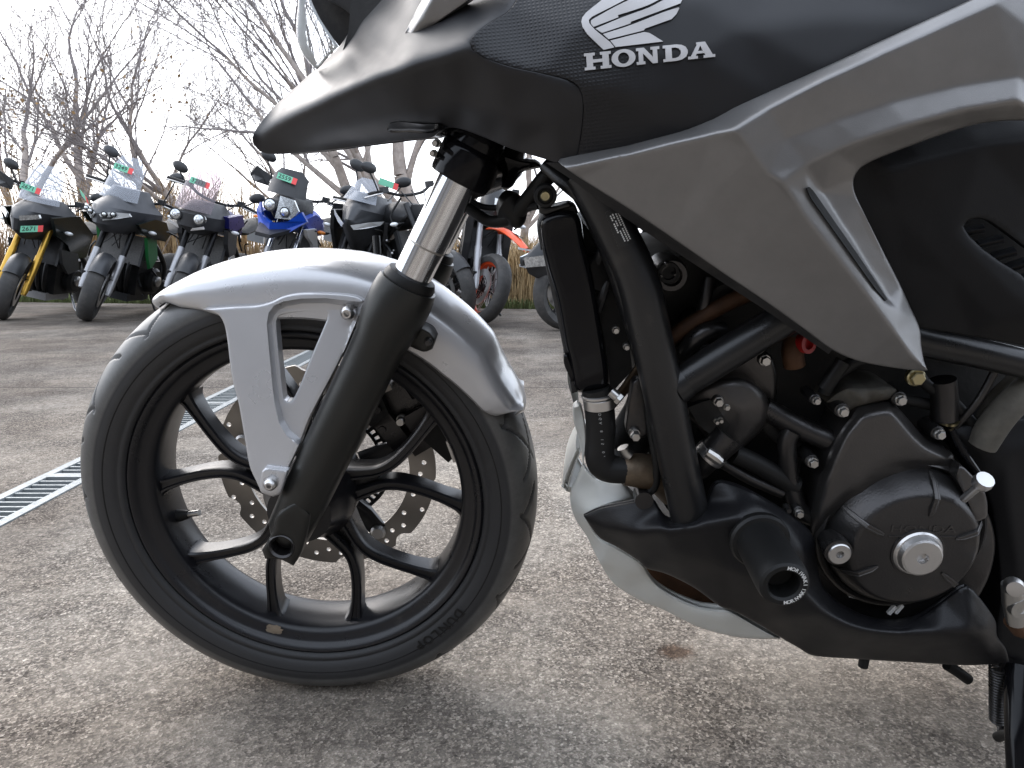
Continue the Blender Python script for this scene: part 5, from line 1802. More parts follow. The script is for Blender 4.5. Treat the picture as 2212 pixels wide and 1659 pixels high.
def wheel(root, name, c, rim_m, F, wire=False, w=.066):
    prof = [(.222, -w * .75), (.236, -w * .88), (.262, -w), (.284, -w * .82), (.297, -w * .45), (.3025, 0), (.297, w * .45), (.284, w * .82), (.262, w), (.236, w * .88), (.222, w * .75)]
    ax = F(V3((1, 0, 0)), True)
    cc_ = F(V3(c))
    rm = MB().lathe([(.222, -.045), (.226, -.040), (.205, -.030), (.200, 0), (.205, .030), (.226, .040), (.222, .045), (.214, .036), (.194, 0), (.214, -.036)], cc_, ax, 48, closed=True).build(name, rim_m, root)
    MB().lathe(prof, cc_, ax, 56, closed=True).build('tyre', BM['tyre'], rm)
    MB().lathe([(.015, -.05), (.03, -.05), (.04, -.02), (.04, .02), (.03, .05), (.015, .05)], cc_, ax, 20).build('hub', BM['dark'], rm)
    if wire:
        mb = MB()
        for k in range(36):
            a = 2 * pi * k / 36
            s = 1 if k % 2 else -1
            a2 = a + .5 * (1 if k % 4 < 2 else -1)
            mb.tube([F(V3(c) + V3((s * .03, .035 * cos(a), .035 * sin(a)))), F(V3(c) + V3((s * .008, .202 * cos(a2), .202 * sin(a2))))], .0022, 5)
        o = mb.build('wire_spoke', BM['alu'], rm)
        o['kind'] = 'stuff'
    else:
        for k in range(5):
            a = 2 * pi * k / 5 + .3
            MB().tube([F(V3(c) + V3((0, .03 * cos(a), .03 * sin(a)))), F(V3(c) + V3((0, .2 * cos(a), .2 * sin(a))))], [.016, .013], 8).build('spoke', rim_m, rm)
    for s in ((-1, 1) if not wire else (-1,)):
        MB().lathe([(.10, -.003), (.155, -.003), (.155, .003), (.10, .003)], F(V3(c) + V3((s * .062, 0, 0))), ax, 40, closed=True).build('brake_disc', BM['alu'], rm)
    return rm


def mbike(u, v, yaw, lean, label, sp, steer=0.0):
    loc = G(u, v)
    root = empty('motorcycle', (loc.x, loc.y, 0), (0, 0, 0), .2)
    root.rotation_mode = 'XYZ'
    root.rotation_euler = (Matrix.Rotation(R(yaw), 3, 'Z') @ Matrix.Rotation(R(lean), 3, 'Y')).to_euler()
    root.scale = (1.03,) * 3
    tag(root, label, 'motorcycle', GRP)
    piv = V3((0, -.08, 0))
    Ms = Matrix.Rotation(R(steer), 3, V3((0, .4226, .9063)))      # turned about the raked steering head

    def F(p, vec=False):
        return Ms @ p if vec else Ms @ (V3(p) - piv) + piv

    B = lambda mb, n, m, par=root, **k: mb.build(n, BM[m] if isinstance(m, str) else m, par, **k)
    wire = sp.get('wire', False)
    wheel(root, 'front_wheel', (0, 0, .3025), BM[sp.get('rim', 'rimblk')], F, wire)
    ident = lambda p, vec=False: V3(p)
    wheel(root, 'rear_wheel', (0, 1.45, .3025), BM[sp.get('rim', 'rimblk')], ident, wire, .085)
    # fork
    for s in (-1, 1):
        x = s * .105
        a, b, c = V3((x, -.01, .27)), V3((x, .16, .62)), V3((x, .345, 1.02))
        fm, um = sp.get('fork', ('silverf', 'dark'))
        lg = B(MB().tube([F(a), F(a.lerp(b, .1)), F(b)], [.022, .029, .031], 14), 'fork_leg', fm)
        B(MB().tube([F(b), F(c)], .026, 14), 'fork_tube', um, lg)
        B(MB().box(F(V3((x * 1.05, .06, .36))), (.03, .07, .11)), 'brake_caliper', 'dark', lg, flat=True)
    # front mudguard
    rings = []
    fr = sp.get('guard_r', .325)
    for k in range(13 if not sp.get('high_guard') else 0):
        th = R(sp.get('guard_a0', 35)) + R(sp.get('guard_a1', 125) - sp.get('guard_a0', 35)) * k / 12
        row = []
        for i in range(9):
            a = -1 + 2 * i / 8
            r = fr - .05 * abs(a) ** 2.6
            row.append(F(V3((a * .075, -r * cos(th), .3025 + r * sin(th)))))
        for i in range(8, -1, -1):
            a = -1 + 2 * i / 8
            r = fr - .004 - .05 * abs(a) ** 2.6
            row.append(F(V3((a * .072, -r * cos(th), .3025 + r * sin(th)))))
        rings.append(row)
    if rings:
        B(loft(MB(), rings), 'front_fender', sp.get('guard', 'blk'))
    if sp.get('high_guard'):
        rings = []
        for k in range(11):
            t = k / 10
            y = -.42 + .62 * t
            z = .70 + .13 * sin(t * pi * .62)
            w = .02 + .050 * sin(min(1, t * 1.5) * pi / 2)
            row = [F(V3((w * a, y, z - .035 * a * a))) for a in np.linspace(-1, 1, 9)] + [F(V3((w * a * .95, y, z - .006 - .035 * a * a))) for a in np.linspace(1, -1, 9)]
            rings.append(row)
        B(loft(MB(), rings), 'high_fender', 'orange')
        B(prism(MB(), [F(V3(p)) for p in ((-.012, -.30, .765), (.012, -.30, .765), (.03, .1, .832), (-.03, .1, .832))], (0, 0, .006)), 'fender_stripe', 'blk')
    # radiator, engine, pipes
    rd = B(MB().box((0, .40, .66), (.36, .035, .27), Matrix.Rotation(R(-14), 3, 'X')), 'radiator', sp.get('rad', 'radf'), flat=True)
    for s in (-1, 1):
        B(MB().box((s * .193, .40, .66), (.022, .05, .28), Matrix.Rotation(R(-14), 3, 'X')), 'radiator_tank', 'blk', rd, flat=True)
    en = B(MB().box((0, .66, .40), (.30, .42, .32)), 'engine', 'dark', flat=True)
    for s in (-1, 1):
        B(MB().lathe([(0, 0), (.125, 0), (.125, .04), (.10, .065), (.04, .07), (0, .07)], (s * .15, .70, .38), (s, 0, 0), 28), 'engine_cover', 'dark', en)
        B(MB().lathe([(0, 0), (.05, 0), (.05, .02), (.035, .03), (0, .03)], (s * .215, .70, .38), (s, 0, 0), 18), 'cover_cap', 'alu', en)
    B(MB().box((0, .55, .62), (.28, .22, .22), Matrix.Rotation(R(-20), 3, 'X')), 'cylinder_head', 'dark', en, flat=True)
    for x in (-.09, -.03, .03, .09):
        B(MB().tube([(x, .42, .62), (x * 1.1, .36, .5), (x * .9, .40, .30), (x * .6, .55, .2), (.05, .8, .17)], .02, 10, smooth=4), 'exhaust_header', sp.get('pipe', 'dark'), en)
    B(MB().tube([(.05, .8, .17), (-.12, 1.05, .22), (-.2, 1.35, .38), (-.23, 1.65, .5)], [.03, .045, .06, .06], 14, smooth=4), 'silencer', 'silverf', en)
    B(MB().box((0, .6, .21), (.22, .4, .07)), 'belly_guard', sp.get('belly', 'blk'), flat=True)
    # frame spars, swing arm, tank, seat, tail
    for s in (-1, 1):
        B(MB().tube([(s * .05, .33, .95), (s * .15, .55, .8), (s * .16, .9, .55), (s * .13, 1.0, .38)], .024, 10, smooth=4), 'frame_spar', 'dark')
        B(MB().tube([(s * .12, 1.0, .38), (s * .12, 1.45, .3025)], [.03, .022], 10), 'swing_arm', 'dark')
        B(MB().tube([(s * .15, .98, .36), (s * .24, .97, .36)], .013, 10), 'foot_peg', 'alu')
    tz = sp.get('tank_z', 1.0)
    rings = []
    for (y, w, z0, z1) in ((.38, .10, .86, tz - .06), (.48, .17, .80, tz + .02), (.65, .19, .78, tz + .04), (.82, .16, .78, tz - .02), (.98, .11, .78, tz - .12)):
        rings.append([(w * cos(a), y, (z0 + z1) / 2 + (z1 - z0) / 2 * sin(a)) for a in np.linspace(0, 2 * pi, 19)[:-1]])
    B(loft(MB(), rings), 'fuel_tank', sp['tank'])
    rings = []
    for (y, w, z0, z1) in ((.92, .10, .80, .88), (1.1, .14, .80, .88), (1.35, .13, .84, .94), (1.6, .09, .90, .98), (1.78, .05, .95, 1.0)):
        rings.append([(w * cos(a), y, (z0 + z1) / 2 + (z1 - z0) / 2 * sin(a)) for a in np.linspace(0, 2 * pi, 15)[:-1]])
    B(loft(MB(), rings), 'seat', 'rubber')
    # cowl, lamps, screen
    if 'cowl' in sp:
        cw = B(loft(MB(), [nose_ring(*r) for r in sp['cowl']]), 'front_cowl', sp['body'], sharp=30)
    else:
        cw = root
    for lp in sp.get('lamps', ()):
        pts, dep, mm = lp
        for q in ((pts, mirx(pts)[::-1]) if lp[0][0][0] > .004 or lp[0][0][0] < -.004 else (pts,)):
            hs = B(prism(MB(), q, (0, dep, 0)), 'headlight', mm, cw if cw is not root else root, flat=True)
    for (c, r) in sp.get('round_lamps', ()):
        h = B(MB().lathe([(0, 0), (r * .5, .012), (r * .9, .004), (r, -.004), (r, -.05), (0, -.05)], c, (0, -1, 0), 24), 'headlight', 'lamp', cw)
        B(MB().lathe([(r, -.02), (r * 1.15, -.02), (r * 1.15, .004), (r, .004)], c, (0, -1, 0), 24, closed=True), 'lamp_rim', 'blk', h)
        B(ellipsoid(MB(), V3(c) + V3((0, -.006, 0)), (r * .45, .02, r * .45)), 'lamp_lens', 'lampw', h)
    for (nm, pts, off, mm) in sp.get('plates', ()):
        B(prism(MB(), pts, off), nm, mm, flat=True)
        if nm.startswith('side') or nm.startswith('wing'):
            B(prism(MB(), mirx(pts), (-off[0], off[1], off[2])), nm, mm, flat=True)
    if 'screen' in sp:
        z0, z1, w0, w1, y0, sl, mm = sp['screen']
        N, Mz = 12, 8
        rows = []
        for j in range(Mz + 1):
            t = j / Mz
            w = (w0 + (w1 - w0) * t) * (1 - .35 * max(0, t - .75) / .25)
            rows.append([(w * a, y0 + sl * (z1 - z0) * t + .55 * (w * a) ** 2 / max(w0, .05), z0 + (z1 - z0) * t) for a in np.linspace(-1, 1, N + 1)])
        vs = [p for r in rows for p in r] + [(x, y + .004, z) for r in rows for x, y, z in r]
        fs, n1, o = [], N + 1, (N + 1) * (Mz + 1)
        for j in range(Mz):
            for i in range(N):
                a = j * n1 + i
                fs += [(a, a + 1, a + n1 + 1, a + n1), (a + o, a + n1 + o, a + n1 + 1 + o, a + 1 + o)]
        B(MB().add(vs, fs), 'windscreen', M[mm] if mm in M else BM[mm])
    # bars, levers, mirrors, guards
    bz, by, bw = sp.get('bar', (1.08, .42, .38))
    bar = B(MB().tube([F(V3(p)) for p in ((-bw, by + .13, bz), (-bw * .6, by + .06, bz + .02), (-.1, by, bz - .03), (.1, by, bz - .03), (bw * .6, by + .06, bz + .02), (bw, by + .13, bz))], .013, 10, smooth=4), 'handlebar', sp.get('barm', 'dark'))
    for s in (-1, 1):
        B(MB().tube([F(V3((s * bw * .72, by + .085, bz + .015))), F(V3((s * bw, by + .13, bz)))], .018, 10), 'grip', 'rubber', bar)
        B(MB().tube([F(V3((s * bw * .60, by + .03, bz + .005))), F(V3((s * bw * .8, by + .03, bz))), F(V3((s * bw * 1.0, by + .07, bz - .012)))], .007, 8, smooth=3), 'lever', sp.get('lever', 'alu'), bar)
        B(MB().box(F(V3((s * bw * .55, by + .05, bz + .03))), (.06, .05, .05)), 'switch_pod', 'blk', bar, flat=True)
        if sp.get('handguard'):
            hg = [(s * bw * 1.12, by + .10, bz + .05), (s * bw * 1.05, by - .03, bz + .075), (s * bw * .72, by - .06, bz + .04), (s * bw * .70, by - .06, bz - .05), (s * bw * 1.0, by - .04, bz - .06), (s * bw * 1.14, by + .08, bz - .02)]
            B(prism(MB(), [F(V3(p)) for p in hg], (0, .012, 0)), 'hand_guard', sp['handguard'], bar, flat=True)
        if sp.get('mirrors', True):
            mx, my, mz, base = sp.get('mirror', (.36, .40, 1.30, (.23, .46, 1.10)))
            st = B(MB().tube([F(V3((s * base[0], base[1], base[2]))), F(V3((s * (base[0] + mx) / 2, my + .02, (base[2] + mz) / 2 - .02))), F(V3((s * mx, my, mz - .03)))], .007, 8, smooth=4), 'mirror_stalk', 'blk', bar)
            hd = MB()
            ellipsoid(hd, F(V3((s * mx, my, mz))), (.075, .028, .045), Matrix.Rotation(R(-18 * s), 3, 'Y'))
            B(hd, 'mirror', sp.get('mirrorm', 'blk'), bar)
            B(ellipsoid(MB(), F(V3((s * mx, my + .016, mz))), (.066, .014, .037), Matrix.Rotation(R(-18 * s), 3, 'Y')), 'mirror_glass', 'mirror', bar)
        ix, iy, iz = sp.get('indicator', (.27, .30, .86))
        ind = B(MB().tube([(s * .16, iy + .05, iz), (s * ix, iy, iz)], .007, 8), 'indicator', 'blk')
        B(ellipsoid(MB(), (s * (ix + .02), iy, iz), (.038, .022, .018)), 'indicator_lens', sp.get('indm', 'lampw'), ind)
    # cables in front of the head and odds and ends
    rg = random.Random(int(u) + 5)
    for k in range(4):
        x0 = rg.uniform(-.2, .2)
        B(MB().tube([F(V3((x0, by, bz))), F(V3((x0 * .6, by - .10, bz - .12))), F(V3((x0 * .4, .2, .84))), F(V3((rg.uniform(-.1, .1), .3, .66)))], .005, 6, smooth=4), 'cable', 'blk')
    B(MB().tube([(.12, .80, .24), (.22, .74, .10), (.27, .70, .015 + .27 * math.tan(R(abs(lean))) * (1 if lean > 0 else -1) * 1.0)], .011, 8), 'side_stand', sp.get('stand', 'dark'))
    # hoses, bolt heads and plated bits between the engine and the radiator
    for k in range(26):
        q = V3((rg.choice((-1, 1)) * rg.uniform(.12, .24), rg.uniform(.35, .95), rg.uniform(.25, .85)))
        if k % 3:
            B(MB().lathe([(0, 0), (rg.uniform(.007, .014), 0), (.007, .012), (0, .012)], q, (q.x, -.3, .1), 8), 'bolt', rg.choice(('alu', 'silverf', 'dark')), en)
        else:
            B(MB().tube([q, q + V3((rg.uniform(-.08, .08), rg.uniform(-.1, .1), .1)), q + V3((rg.uniform(-.12, .12), rg.uniform(-.15, .15), rg.uniform(.12, .25)))], rg.uniform(.006, .014), 7, smooth=3), 'hose', rg.choice(('blk', 'rubber', 'dark')), en)
    if sp.get('hugger', True):
        B(MB().box((0, 1.72, .80), (.18, .03, .14), Matrix.Rotation(R(25), 3, 'X')), 'number_plate', 'whitep', flat=True)
    for (c, r_, up, dg) in sp.get('cards', ()):
        price_card(root, c, r_, up, dg)
    return root


def side_pl(x, *yz):
    return [(x, y, z) for y, z in yz]


# 1: dark tourer with gold forks, cut by the left edge
mbike(8, 690, 2, 14, 'dark touring motorcycle with gold forks and a clear screen at the left edge', dict(
    body='grey', tank='blk', fork=('gold', 'gold'), guard='blk', bar=(1.13, .46, .42),
    cowl=[(.74, .05, .10, .40, 2.0), (.82, .12, -.04, .46, 1.7), (.92, .20, -.05, .52, 1.7), (1.00, .23, .02, .55, 2.0), (1.06, .18, .14, .50, 2.2), (1.12, .12, .24, .46, 2.4)],
    lamps=[([(.05, -.075, .95), (.16, .02, .99), (.17, .035, .955), (.06, -.065, .91)], .03, 'lamp')], screen=(1.08, 1.42, .19, .13, .16, .55, 'screen'),
    plates=[('side_fairing', side_pl(.235, (.12, .98), (.55, 1.02), (.85, .85), (.78, .62), (.55, .60), (.42, .74), (.22, .82)), (-.03, 0, 0), 'deepgrn'),
            ('side_wing', side_pl(.245, (.30, .70), (.60, .66), (.66, .50), (.48, .46), (.36, .56)), (-.03, 0, 0), 'blk')],
    cards=[((-.02, .16, 1.19), (1, 0.1, -.12), (0, .4, 1), '2671'), ((.15, -.03, .86), (.8, .55, .25), (-.1, .12, 1), '2671')], handguard='blk', belly='silverf', pipe='dark', rad='dark', stand='silverf'), steer=24)
# 2: grey tourer
mbike(190, 693, 0, 14, 'grey touring motorcycle with twin lamps, silver forks and green side accents', dict(
    body='grey2', tank='green', fork=('silverf', 'dark'), guard='grey', rad='radf', bar=(1.14, .46, .42), mirror=(.28, .44, 1.44, (.24, .48, 1.15)), mirrorm='grey',
    cowl=[(.80, .10, .02, .42, 2.0), (.87, .19, -.10, .48, 1.7), (.95, .25, -.10, .52, 1.75), (1.02, .25, -.04, .54, 2.0), (1.08, .19, .08, .50, 2.2), (1.20, .13, .20, .46, 2.6)],
    lamps=[([(.02, -.115, .945), (.10, -.075, .985), (.19, .03, 1.0), (.20, .05, .975), (.12, -.04, .93), (.05, -.10, .90)], .03, 'lampw'), ([(.03, -.122, .925), (.11, -.06, .945), (.10, -.065, .925), (.04, -.12, .905)], .01, 'blk')], round_lamps=[((.06, -.112, .955), .02), ((.115, -.075, .968), .02), ((-.06, -.112, .955), .02), ((-.115, -.075, .968), .02)],
    plates=[('side_fairing', side_pl(.255, (.10, .92), (.40, .98), (.62, .96), (.74, .84), (.66, .78), (.40, .80), (.22, .84)), (-.03, 0, 0), 'deepgrn'), ('side_wing', side_pl(.235, (.34, .80), (.52, .80), (.60, .62), (.50, .50), (.42, .62)), (-.03, 0, 0), 'green')],
    screen=(1.09, 1.47, .17, .13, .10, .5, 'screen'), cards=[((.0, .20, 1.36), (1, 0, -.10), (0, .45, 1), '3249'), ((-.20, .02, 1.05), (.75, -.6, -.3), (-.5, .1, .85), '')], handguard=None), steer=22)
# 3: tourer with smoked screen and round twin lamps
mbike(372, 694, 0, 14, 'dark blue motorcycle with smoked flyscreen and two round lamps behind the silver mudguard', dict(
    body='grey', tank='navy', fork=('silverf', 'dark'), guard='blk', bar=(1.12, .44, .42), mirror=(.34, .42, 1.26, (.24, .46, 1.13)), indm='lampw',
    cowl=[(.78, .05, .06, .36, 2.2), (.84, .17, -.04, .42, 2.6), (.95, .19, -.06, .46, 2.6), (1.02, .15, .02, .46, 2.6), (1.07, .10, .12, .44, 2.6)],
    round_lamps=[((-.10, -.055, .92), .045), ((.10, -.055, .92), .045)],
    plates=[('side_fairing', side_pl(.22, (.28, .98), (.62, 1.02), (.70, .92), (.50, .86), (.34, .88)), (-.05, 0, 0), 'navy'), ('side_wing', side_pl(.23, (.30, .86), (.52, .86), (.58, .66), (.44, .62), (.34, .74)), (-.04, 0, 0), 'grey'),
            ('lamp_trim', [(-.16, -.06, .85), (-.05, -.065, .81), (-.06, -.065, .835), (-.15, -.06, .87)], (0, .01, 0), 'alu'), ('lamp_trim', [(.16, -.06, .85), (.05, -.065, .81), (.06, -.065, .835), (.15, -.06, .87)], (0, .01, 0), 'alu')],
    screen=(.98, 1.36, .16, .14, -.06, .55, 'smoke'), cards=[((.0, .08, 1.22), (1, 0, -.12), (0, .5, 1), '3211')]), steer=22)
# 4: blue and white adventure bike
mbike(560, 696, -2, 14, 'blue and white adventure motorcycle with black hand guards and a dark flyscreen', dict(
    body='blk', tank='blue', fork=('silverf', 'chrome'), guard='blk', bar=(1.15, .44, .40), mirrors=True, mirror=(.36, .42, 1.34, (.25, .46, 1.15)), handguard='blk', indm='amber',
    cowl=[(.90, .10, .0, .36, 2.4), (.96, .15, -.06, .40, 2.4), (1.05, .15, -.04, .42, 2.6), (1.11, .12, .03, .42, 2.6)],
    lamps=[([(-.002, -.085, .90), (.12, -.05, .92), (.16, -.015, 1.0), (.11, -.03, 1.08), (-.002, -.055, 1.09)], .03, 'lamp')], round_lamps=[((-.06, -.095, 1.0), .048), ((.07, -.09, .97), .036)],
    plates=[('beak', [(-.18, .0, 1.0), (-.11, -.09, .90), (0, -.19, .86), (.11, -.09, .90), (.18, .0, 1.0), (.22, .06, .93), (.12, -.08, .80), (0, -.16, .76), (-.12, -.08, .80), (-.22, .06, .93)], (0, .05, 0), 'blue'), ('side_fairing', side_pl(.20, (.02, .93), (.35, 1.0), (.62, .96), (.50, .86), (.25, .86)), (-.05, 0, 0), 'blue'),
            ('side_wing', side_pl(.225, (.08, .86), (.36, .88), (.52, .70), (.46, .60), (.34, .74), (.16, .80)), (-.03, 0, 0), 'whitep'), ('beak_lower', [(-.06, -.30, .77), (.06, -.30, .77), (.15, .0, .85), (-.15, .0, .85)], (0, 0, -.03), 'blk')],
    screen=(1.10, 1.32, .17, .14, -.02, .45, 'blk'), cards=[((.0, .02, 1.24), (1, 0, -.10), (0, .42, 1), '2559')]), steer=22)
# 5: faired sports bike
mbike(722, 698, -4, 14, 'dark grey faired sports motorcycle with clear screen and two stalk mirrors', dict(
    body='grey', tank='blk', fork=('dark', 'dark'), guard='blk', bar=(.98, .46, .34), mirror=(.20, .20, 1.31, (.13, .10, 1.12)), indicator=(.30, .30, .78),
    cowl=[(.60, .10, .22, .60, 2.0), (.70, .16, .06, .62, 1.8), (.80, .21, -.14, .60, 1.5), (.88, .24, -.22, .58, 1.35), (.98, .24, -.14, .56, 1.6), (1.06, .19, .0, .50, 1.9), (1.12, .15, .10, .46, 2.2)],
    lamps=[([(.03, -.215, .84), (.15, -.06, .90), (.22, .08, .93), (.20, .06, .89), (.12, -.07, .84), (.05, -.17, .81)], .02, 'lampw')],
    plates=[('side_fairing', side_pl(.25, (.10, .92), (.50, .95), (.80, .72), (.62, .36), (.42, .32), (.36, .60), (.18, .76)), (-.03, 0, 0), 'blk')],
    screen=(1.04, 1.24, .14, .09, -.06, 1.0, 'screen'), cards=[((.16, .20, 1.24), (1, 0, -.1), (0, .2, 1), '')]), steer=14)
# 6: black naked bike, mostly hidden by the fork
mbike(985, 700, 42, -7, 'black unfaired motorcycle with high bars mostly hidden behind the fork', dict(
    tank='blk', fork=('blk', 'blk'), guard='blk', bar=(1.12, .42, .40), mirror=(.36, .40, 1.34, (.28, .46, 1.13)), body='blk',
    round_lamps=[], cowl=[(.84, .08, .06, .30, 2.2), (.92, .10, .02, .32, 2.2), (1.0, .09, .06, .32, 2.2)]), steer=-6)
# 7: orange supermoto
mbike(1034, 701, 8, 8, 'orange and black supermoto motorcycle with spoked orange rims and high front mudguard', dict(
    tank='blk', rim='orange', wire=True, fork=('silverf', 'silverf'), guard='blk', guard_a0=80, guard_a1=130, high_guard=True, body='blk', bar=(1.17, .36, .40), barm='orange', mirrors=False, rad='blk',
    cowl=[(.90, .06, .02, .16, 2.4), (.98, .10, -.01, .18, 2.4), (1.08, .10, .04, .20, 2.4), (1.16, .07, .12, .22, 2.4)],
    lamps=[([(-.002, -.03, .93), (.065, -.015, .96), (.06, 0, 1.03), (-.002, -.012, 1.04)], .03, 'lampw')],
    plates=[('side_shroud', side_pl(.17, (.18, .96), (.46, 1.0), (.66, .84), (.50, .64), (.32, .58), (.22, .72)), (-.04, 0, 0), 'blk'), ('side_stripe', side_pl(.176, (.26, .92), (.46, .96), (.56, .86), (.36, .84)), (-.005, 0, 0), 'whitep'), ('side_guard', side_pl(.20, (.16, .90), (.40, .92), (.52, .70), (.40, .48), (.26, .46), (.20, .66)), (-.06, 0, 0), 'blk')]), steer=26)
# 8: dark bike cut by the radiator
mbike(1222, 712, -62, 6, 'black motorcycle with white pinstripes and red tank badge beside the radiator', dict(
    tank='blk', rim='rimblk', fork=('dark', 'chrome'), guard='blk', body='blk', bar=(1.05, .42, .36), mirror=(.34, .40, 1.26, (.24, .46, 1.06)),
    cowl=[(.34, .08, -.15, .30, 2.0), (.44, .14, -.36, .36, 1.7), (.54, .16, -.42, .40, 1.7), (.66, .12, -.30, .42, 2.0), (.80, .09, -.05, .44, 2.2), (.95, .08, .1, .44, 2.2)],
    lamps=[([(.03, -.425, .56), (.12, -.28, .59), (.12, -.28, .51), (.04, -.41, .49)], .02, 'lamp')],
    plates=[('pinstripe', [(-.185, -.34, .47), (-.19, .1, .36), (-.19, .1, .375), (-.185, -.34, .49)], (.004, 0, 0), 'whitep'), ('pinstripe', [(-.185, -.36, .60), (-.19, .2, .52), (-.19, .2, .532), (-.185, -.36, .615)], (.004, 0, 0), 'whitep'), ('tank_badge', side_pl(-.195, (.55, .98), (.72, .98), (.72, .90), (.55, .90)), (.004, 0, 0), 'redp')]), steer=0)

# ------------------------------------------------------------------ trees without leaves, dry grass
BARK = mat('grey brown bark', (0.36, 0.31, 0.275), 0.9, var=0.3, vscale=14, bump=0.5, bscale=60)
TWIG = mat('thin winter twigs', (0.24, 0.215, 0.21), 0.9, var=0.3, vscale=6)
LEAF = mat('dry brown leaves', (0.30, 0.19, 0.085), 0.85, var=0.4, vscale=3)
TG = 'bare winter trees behind the row of motorcycles'


def tree(u, Y, label, seed, r0, L0, lean=(0, 0), forks=3, leaves=0, maxl=5, first=None, upb=.05):
    rg = random.Random(seed)
    dep = Y * cos(PITCH)
    x = (u - CX) / FPX * dep
    tr_, tw, lf = MB(), MB(), MB()
    ends = []

    def grow(p, d, L, r, lv):
        n = 5 if lv < 3 else 4
        path, rad = [V3(p)], [r]
        r1 = r * (.62 if lv == 0 else .45)
        for i in range(n):
            d = (d + V3((rg.gauss(0, .11), rg.gauss(0, .11), rg.gauss(0, .07) + upb))).normalized()
            path.append(path[-1] + d * L / n)
            rad.append(r + (r1 - r) * (i + 1) / n)
        (tr_ if lv < 2 else tw).tube(path, [max(q, .0028) for q in rad], 8 if lv < 2 else (5 if lv < 3 else 3), cap=lv < 2)
        if lv >= maxl:
            ends.append(path[-1])
            return
        k = forks if lv == 0 else rg.choice((3, 4, 4, 5)) if lv < 3 else rg.choice((3, 4, 5))
        for i in range(k):
            t = 1.0 if i == 0 else (rg.uniform(.35, 1.0) if lv else rg.uniform(.6, 1.0))
            s = t * n
            j = min(int(s), n - 1)
            q = path[j].lerp(path[j + 1], s - j)
            dd = (path[j + 1] - path[j]).normalized()
            ax = dd.cross(V3((rg.gauss(0, 1), rg.gauss(0, 1), rg.gauss(0, 1)))).normalized()
            ang = rg.uniform(16, 46) if i else rg.uniform(4, 18)
            nd = Matrix.Rotation(R(ang), 3, ax) @ dd
            rr = rad[j] * (.85 if i == 0 else rg.uniform(.4, .7))
            grow(q, nd, L * (rg.uniform(.72, .9) if lv < 2 else rg.uniform(.55, .8)), max(rr, .004), lv + 1)
    base = V3((x, Y, -.2))
    d0 = V3((lean[0], lean[1], 1)).normalized()
    grow(base, d0, L0, r0, 0)
    root = empty('bare_tree', (x, Y, 0), size=.3)
    tag(root, label, 'tree', TG)
    for mb, nm, mm in ((tr_, 'trunk', BARK), (tw, 'crown', TWIG)):
        mb.v = [(a - x, b - Y, c) for a, b, c in mb.v]
        o = mb.build(nm, mm, root, sharp=60)
    if leaves:
        rg2 = random.Random(seed + 1)
        for _ in range(leaves):
            e = rg2.choice(ends)
            if e.z > 3.0 + rg2.gauss(0, .4):
                continue
            c = e + V3((rg2.gauss(0, .14), rg2.gauss(0, .14), rg2.gauss(0, .12)))
            a = V3((rg2.gauss(0, 1), rg2.gauss(0, 1), rg2.gauss(0, 1))).normalized() * rg2.uniform(.02, .04)
            b = a.cross(V3((rg2.gauss(0, 1), rg2.gauss(0, 1), rg2.gauss(0, 1)))).normalized() * rg2.uniform(.015, .03)
            lf.add([(c - a) - V3((x, Y, 0)), c - b - V3((x, Y, 0)), c + a - V3((x, Y, 0)), c + b - V3((x, Y, 0))], [(0, 1, 2, 3)])
        if lf.f:
            o = lf.build('leaves', LEAF, root, flat=True)
            o['kind'] = 'stuff'
    return root


tree(150, 12.0, 'bare tree leaning to the left behind the dark tourer with gold forks', 11, .13, 1.7, (-.35, .05), 3, 2600)
tree(222, 12.6, 'bare tree with a tall straight stem behind the grey tourer', 12, .12, 2.2, (.02, 0), 4, 2200)
tree(268, 13.2, 'slender bare tree just right of the tall straight stem', 21, .08, 2.0, (.12, 0), 3, 900)
tree(505, 12.0, 'bare tree forking low behind the blue and white adventure motorcycle', 35, .115, 1.5, (-.03, 0), 4, 300)
tree(880, 10.5, 'bare tree with limbs spreading to the left above the faired sports motorcycle', 14, .10, 2.3, (-.5, -.08), 6, 0, upb=.02)
tree(905, 10.6, 'thick upright bare tree just left of the fork under the cowl', 15, .16, 1.9, (-.02, 0), 4, 0)
tree(960, 10.0, 'bare tree behind the fork with branches reaching over to the left', 16, .09, 2.4, (-.55, -.1), 6, 0, upb=.02)
tree(700, 14.5, 'distant bare tree between the blue adventure bike and the sports bike', 17, .08, 1.6, (-.1, 0), 4, 0)
tree(40, 15.0, 'distant thin bare tree at the left edge of the yard', 18, .08, 1.6, (-.1, 0), 3, 1500)
tree(1130, 13.0, 'bare tree seen through the gap under the steering head', 19, .10, 1.5, (.1, 0), 3, 0)


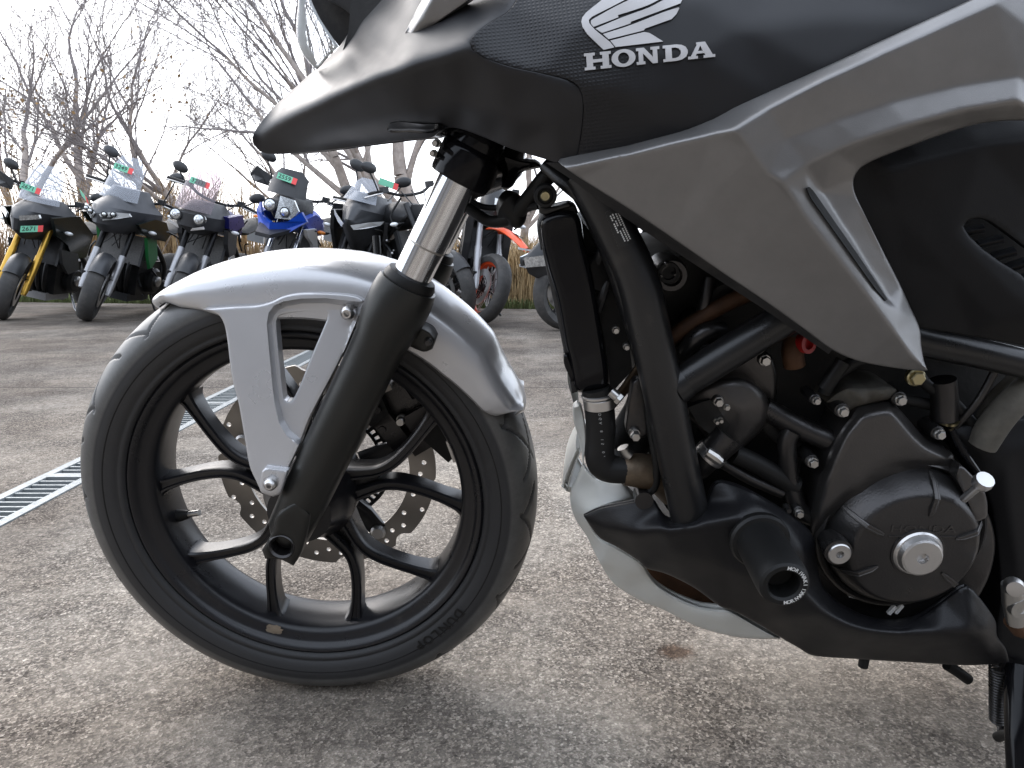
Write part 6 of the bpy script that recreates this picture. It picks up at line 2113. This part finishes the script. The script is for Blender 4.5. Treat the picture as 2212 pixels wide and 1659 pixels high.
def blades(name, label, cat, m, n, region, hgt, seed, width=.006, bend=.35, clump=0):
    rg = random.Random(seed)
    mb = MB()
    cl = [region(rg) for _ in range(clump)] if clump else None
    for i in range(n):
        if cl:
            c = rg.choice(cl)
            x, y = c[0] + rg.gauss(0, .09), c[1] + rg.gauss(0, .09)
        else:
            x, y = region(rg)
        h = hgt * rg.uniform(.35, 1.1)
        a = rg.uniform(0, 2 * pi)
        dx, dy = cos(a), sin(a)
        b = bend * h * rg.uniform(.2, 1.3)
        w = width * rg.uniform(.6, 1.4)
        p0, p1, p2 = V3((x, y, -.05)), V3((x + dx * b * .35, y + dy * b * .35, h * .6)), V3((x + dx * b, y + dy * b, h * (1 - .25 * bend)))
        s = V3((-dy, dx, 0)) * w
        mb.add([p0 - s, p0 + s, p1 + s * .7, p1 - s * .7, p2], [(0, 1, 2, 3), (3, 2, 4)])
    o = mb.build(name, m, flat=True)
    return tag(o, label, cat, kind='stuff')


STRAW = mat('dry straw grass', (0.38, 0.27, 0.14), 0.85, var=0.45, vscale=5)
GRN = mat('winter green grass', (0.09, 0.11, 0.035), 0.85, var=0.45, vscale=4)
blades('dry_grass', 'tall dry straw coloured grass behind the orange supermoto', 'grass', STRAW, 16000, lambda r: (r.uniform(-2.6, 4.0), 8.6 + abs(r.gauss(0, 1.0))), .95, 3, .006, .5, 260)
blades('dry_brush', 'dry brown brush along the back of the yard', 'brush', mat('brown brush stems', (0.25, 0.17, 0.10), 0.9, var=0.5, vscale=3), 12000, lambda r: (r.uniform(-14, 4), 11.5 + abs(r.gauss(0, 1.6))), 1.15, 5, .007, .5, 220)
blades('grass_verge', 'short green grass along the edge of the concrete', 'grass', GRN, 16000, lambda r: ((lambda x: (x, slab_end(x) + .03 + abs(r.gauss(0, .5))))(r.uniform(-11, 1.5))), .13, 7, .005, .8)
blades('dry_shrubs', 'tall tan dry shrubs with withered leaves behind the left end of the row', 'shrubs', mat('withered tan leaves', (0.40, 0.28, 0.15), 0.9, var=0.5, vscale=3), 5200, lambda r: (r.uniform(-15, -5.5) if r.random() < .75 else r.uniform(-5.5, -2), 11.6 + abs(r.gauss(0, .9))), 2.3, 9, .010, .55, 90)
